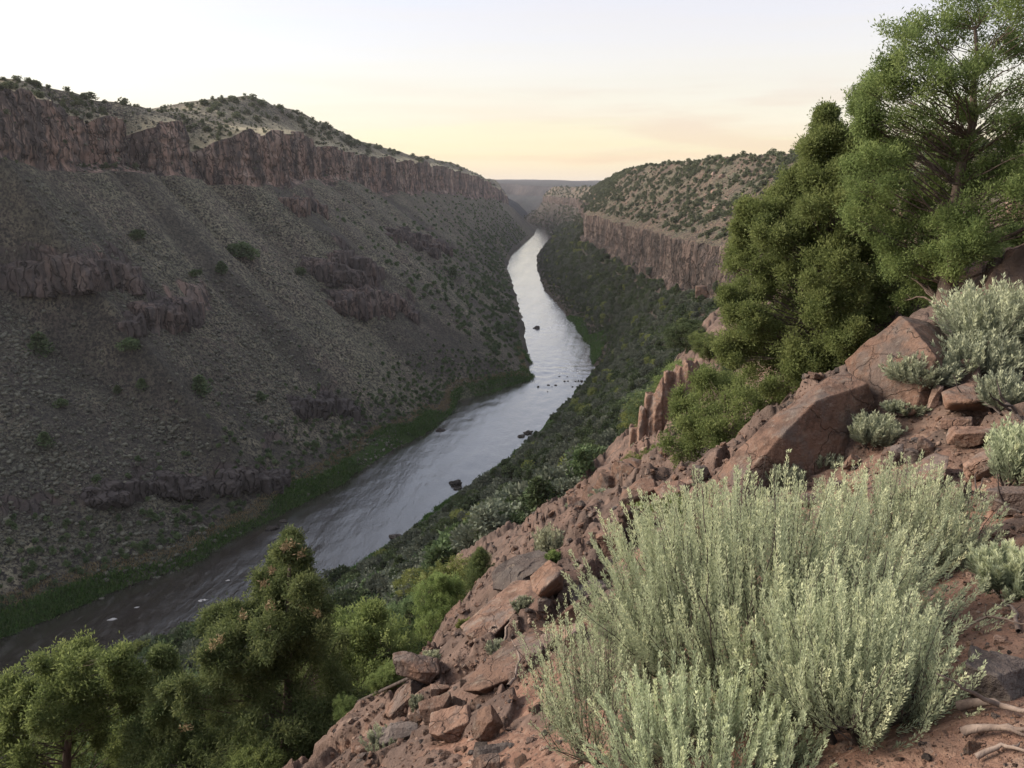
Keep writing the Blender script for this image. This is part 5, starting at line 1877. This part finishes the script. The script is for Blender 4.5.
sage_to(788, 8.3, 464, 38, 'small dark sagebrush in the shade under the leaning slab', 414, stems=90, leaves=50, leaf=(.05, .010), mat='sage_grey', plume=.75, tint0=.35)
sage_to(828, 8.6, 452, 36, 'sparse twiggy bush below the leaning slab', 415, stems=60, leaves=40, leaf=(.045, .009), mat='sage_grey', plume=.7, tint0=.35)
sage_to(762, 7.6, 498, 60, 'grey sagebrush behind the upper left plumes of the largest sagebrush', 416, stems=100, leaves=60, leaf=(.045, .009), mat='sage_grey', plume=.7, tint0=.45)
sage_to(549, 13.2, 526, 34, 'pale upright sagebrush on the edge above the angular block', 417, stems=110, leaves=50, leaf=(.07, .018), mat='sage_grey', plume=.75, tint0=.65)
sage_to(598, 26, 497, 24, 'pale round bush on the cracked red outcrop', 418, stems=60, leaves=40, leaf=(.13, .035), mat='sage_grey', plume=.8, tint0=.7)
sage_to(606, 22, 515, 34, 'dull grey bush low on the cracked red outcrop', 419, stems=60, leaves=40, leaf=(.11, .03), mat='sage_grey', plume=.8, tint0=.45)
sage_to(574, 25, 502, 18, 'small pale bush at the left side of the cracked red outcrop', 420, stems=40, leaves=40, leaf=(.12, .03), mat='sage_grey', plume=.8, tint0=.6)
sage_to(640, 40, 446, 26, 'pale green bush beside the brown crag', 421, stems=60, leaves=40, leaf=(.17, .05), mat='sage_grey', plume=.8, tint0=.65)
sage_to(467, 9.4, 638, 24, 'yellow green tuft beside the curved red slab', 422, stems=60, leaves=40, leaf=(.045, .011), mat='lime_tree', plume=.8, tint0=.8)
sage_to(432, 8.0, 676, 20, 'small pale seedling below the dark rounded boulder', 423, stems=50, leaves=40, leaf=(.04, .010), mat='sage_grey', plume=.8, tint0=.7)
sage_to(385, 6.2, 742, 60, 'pale sage tuft at the bottom of the slope by the pinyon', 424, stems=70, leaves=50, leaf=(.035, .008), mat='sage_grey', plume=.75, tint0=.6)
sage_to(524, 7.6, 650, 26, 'grey tuft against the dark front of the flat topped boulder', 425, stems=60, leaves=40, leaf=(.04, .009), mat='sage_grey', plume=.8, tint0=.35)
sage_to(418, 6.9, 730, 16, 'small green tuft beside the wedge shaped rock', 426, stems=40, leaves=40, leaf=(.035, .008), mat='sage_grey', plume=.8, tint0=.5)
sage_to(500, 6.6, 690, 30, 'olive tuft below the brown flat topped boulder', 427, stems=60, leaves=40, leaf=(.035, .008), mat='sage_grey', plume=.8, tint0=.4)
sage_to(640, 11.6, 538, 26, 'low green weed on the long pinkish slab', 428, stems=40, leaves=40, leaf=(.06, .013), mat='juniper', plume=.85, tint0=.8)
sage_to(552, 8.8, 612, 16, 'dark grassy tuft above the rounded tan stone', 429, stems=40, leaves=40, leaf=(.05, .008), mat='juniper', plume=.85, tint0=.4)


# ------------------------------------------------------------------ dead wood
def stick(label, pts, r, seed, mat='deadwood', name='dead_branch', forks=2):
    rng = np.random.default_rng(seed)
    P = []
    for (px, py, lift) in pts:
        loc, n, D = hit(px, py, (B_near,))
        P.append(np.array(loc[:]) + [0, 0, lift])
    tb = Tubes()
    path = np.concatenate([bent(P[i], P[i + 1], rng, .15, 6)[:-1] for i in range(len(P) - 1)] + [P[-1][None]])
    tb.add(path, np.linspace(r, r * .35, len(path)), 7)
    for k in range(forks):
        i = int(rng.integers(2, len(path) - 2))
        e = path[i] + rng.normal(size=3) * [.3, .3, .15] * r * 22 + [0, 0, r * 5]
        tb.add(bent(path[i], e, rng, .3, 6), np.linspace(r * .5, r * .12, 6), 5)
    tag(link(name, tb.mesh(name), M[mat]), label, 'branch')


stick('thick weathered log lying at the lower right corner', [(958, 716, .03), (985, 712, .03), (1030, 722, .03)], .015, 1, forks=1)
stick('second weathered log just below the first in the lower right corner', [(962, 742, .03), (990, 738, .03), (1034, 741, .03)], .013, 2, forks=1)
stick('thin pale stick at the very bottom right', [(975, 764, .02), (1000, 752, .02), (1030, 760, .02)], .008, 3)
stick('long pale stick on the soil under the right sagebrush', [(945, 645, .02), (985, 630, .05), (1030, 632, .03)], .006, 4)
stick('bare pale twig rising beside the right sagebrush', [(1018, 634, .01), (1004, 612, .03), (992, 596, .03)], .008, 5, forks=1)
stick('dark crooked dry branch on the slabs right of the small sagebrush', [(958, 397, .04), (985, 398, .12), (1005, 415, .1), (1024, 428, .03)], .03, 6, 'dark_wood', forks=4)
stick('dark dry branch along the top of the broad flat slab', [(950, 415, .04), (975, 408, .1), (1000, 420, .05)], .022, 7, 'dark_wood', forks=4)
stick('bleached forked stick above the flat topped boulder', [(494, 634, .05), (506, 629, .12), (519, 629, .08)], .035, 8, forks=2)
stick('thin dry twigs beside the olive tuft', [(508, 690, .03), (520, 676, .14), (512, 662, .2)], .014, 9, forks=3)
0 and stick('bare crooked stick standing by the rounded olive tree', [(435, 650, .0), (433, 636, .4), (436, 625, .6)], .03, 10, forks=1)
stick('fallen dark limb under the trees at the lower slope edge', [(370, 664, .1), (392, 676, .15), (412, 684, .08)], .05, 11, 'dark_wood', forks=3)
stick('charred twigs in the hollow right of the upright sagebrush', [(968, 500, .03), (990, 515, .1), (1020, 520, .04)], .016, 12, 'dark_wood', forks=5)
for p in P_near:
    drop(p)



# ------------------------------------------------------------------ evening haze in the canyon air
bm = bmesh.new()
bmesh.ops.create_cube(bm, size=1)
me = bpy.data.meshes.new('haze')
bm.to_mesh(me); bm.free()
hz = NT('evening_haze')
pv = hz.n('ShaderNodeVolumePrincipled')
pv.inputs['Color'].default_value = (.86, .84, .87, 1)
pv.inputs['Density'].default_value = HAZE
pv.inputs['Anisotropy'].default_value = .2
hz.l(pv.outputs[0], hz.out.inputs['Volume'])
o = link('haze', me, hz.m, None, (0, 4500, 111), None, (13500, 15600, 232))
tag(o, kind='stuff')

# ------------------------------------------------------------------ sky and light
SUN_AZ, SUN_EL = R_(-78), R_(24)             # to the left of the view, low and veiled
w = bpy.data.worlds.new('World')
scene.world = w
w.use_nodes = True
nt = w.node_tree
nt.nodes.clear()
wo = nt.nodes.new('ShaderNodeOutputWorld')
skyt = nt.nodes.new('ShaderNodeTexSky')
skyt.sky_type = 'NISHITA'
skyt.sun_disc = False
skyt.sun_elevation = SUN_EL
skyt.sun_rotation = SUN_AZ
bg1 = nt.nodes.new('ShaderNodeBackground')
bg1.inputs['Strength'].default_value = .05
nt.links.new(skyt.outputs[0], bg1.inputs['Color'])
geo = nt.nodes.new('ShaderNodeTexCoord')
sep = nt.nodes.new('ShaderNodeSeparateXYZ')
nt.links.new(geo.outputs['Generated'], sep.inputs[0])
rp = nt.nodes.new('ShaderNodeValToRGB')
e = rp.color_ramp.elements
stops = [(0.0, (.36, .28, .20)), (.018, (.365, .285, .195)), (.032, (.37, .255, .165)), (.048, (.355, .285, .175)), (.064, (.36, .265, .19)), (.085, (.37, .295, .22)), (.13, (.385, .317, .26)), (.18, (.375, .32, .30)), (.24, (.35, .325, .33)), (.4, (.33, .33, .36)), (1, (.40, .41, .44))]
while len(e) < len(stops):
    e.new(.5)
for k, (p, c) in enumerate(stops):
    e[k].position = p
    e[k].color = (*c, 1)
# long soft cloud streaks low in the sky
mp = nt.nodes.new('ShaderNodeMapping')
mp.inputs['Scale'].default_value = (1.6, 1.6, 26)
nt.links.new(geo.outputs['Generated'], mp.inputs['Vector'])
nz_ = nt.nodes.new('ShaderNodeTexNoise')
nz_.inputs['Scale'].default_value = 1.6
nz_.inputs['Detail'].default_value = 5
nt.links.new(mp.outputs[0], nz_.inputs['Vector'])
ma = nt.nodes.new('ShaderNodeMath'); ma.operation = 'SUBTRACT'; ma.inputs[1].default_value = .5
nt.links.new(nz_.outputs['Fac'], ma.inputs[0])
mb = nt.nodes.new('ShaderNodeMath'); mb.operation = 'MULTIPLY_ADD'; mb.inputs[1].default_value = .13
nt.links.new(ma.outputs[0], mb.inputs[0])
nt.links.new(sep.outputs[2], mb.inputs[2])
nt.links.new(mb.outputs[0], rp.inputs['Fac'])
cm = nt.nodes.new('ShaderNodeMapRange'); cm.interpolation_type = 'SMOOTHSTEP'
cm.inputs['From Min'].default_value = .48; cm.inputs['From Max'].default_value = .62
n2_ = nt.nodes.new('ShaderNodeTexNoise'); n2_.inputs['Scale'].default_value = 1.9; n2_.inputs['Detail'].default_value = 6
mp2 = nt.nodes.new('ShaderNodeMapping'); mp2.inputs['Scale'].default_value = (2.0, 2.0, 17); mp2.inputs['Location'].default_value = (3.1, 1.7, .4)
nt.links.new(geo.outputs['Generated'], mp2.inputs['Vector']); nt.links.new(mp2.outputs[0], n2_.inputs['Vector'])
nt.links.new(n2_.outputs['Fac'], cm.inputs['Value'])
cz = nt.nodes.new('ShaderNodeValToRGB')                     # clouds only low over the horizon
for k, (p, c) in enumerate([(.0, 0), (.02, .7), (.07, .8), (.13, 0)]):
    el = cz.color_ramp.elements[k] if k < 2 else cz.color_ramp.elements.new(p)
    el.position = p; el.color = (c, c, c, 1)
nt.links.new(sep.outputs[2], cz.inputs['Fac'])
cr = nt.nodes.new('ShaderNodeMapRange'); cr.inputs['From Min'].default_value = -.35; cr.inputs['From Max'].default_value = .15
nt.links.new(sep.outputs[0], cr.inputs['Value'])
c1 = nt.nodes.new('ShaderNodeMath'); c1.operation = 'MULTIPLY'
c2 = nt.nodes.new('ShaderNodeMath'); c2.operation = 'MULTIPLY'
nt.links.new(cm.outputs[0], c1.inputs[0]); nt.links.new(cz.outputs[0], c1.inputs[1])
nt.links.new(c1.outputs[0], c2.inputs[0]); nt.links.new(cr.outputs[0], c2.inputs[1])
cx_ = nt.nodes.new('ShaderNodeMix'); cx_.data_type = 'RGBA'
nt.links.new(c2.outputs[0], cx_.inputs['Factor']); nt.links.new(rp.outputs[0], cx_.inputs[6])
cx_.inputs[7].default_value = (.33, .205, .14, 1)
bg2 = nt.nodes.new('ShaderNodeBackground')
bg2.inputs['Strength'].default_value = .9
nt.links.new(cx_.outputs[2], bg2.inputs['Color'])
ad = nt.nodes.new('ShaderNodeAddShader')
nt.links.new(bg1.outputs[0], ad.inputs[0])
nt.links.new(bg2.outputs[0], ad.inputs[1])
nt.links.new(ad.outputs[0], wo.inputs['Surface'])

sl = bpy.data.lights.new('sun', 'SUN')
sl.energy = 4.0
sl.angle = R_(38)
sl.color = (1.0, .89, .76)
so = bpy.data.objects.new('sun', sl)
COL.objects.link(so)
dirv = Vector((math.sin(SUN_AZ) * math.cos(SUN_EL), math.cos(SUN_AZ) * math.cos(SUN_EL), math.sin(SUN_EL)))
so.rotation_euler = dirv.to_track_quat('Z', 'Y').to_euler()

vsx = scene.view_settings
scene.display_settings.display_device = 'sRGB'
vsx.view_transform = 'Standard'
vsx.look = 'None'
vsx.exposure = .95
vsx.gamma = 1
vsx.use_curve_mapping = False
scene.cycles.volume_bounces = 0
scene.cycles.max_bounces = 6
scene.cycles.diffuse_bounces = 3
scene.cycles.transparent_max_bounces = 4
scene.cycles.use_denoising = True
scene.cycles.use_adaptive_sampling = True
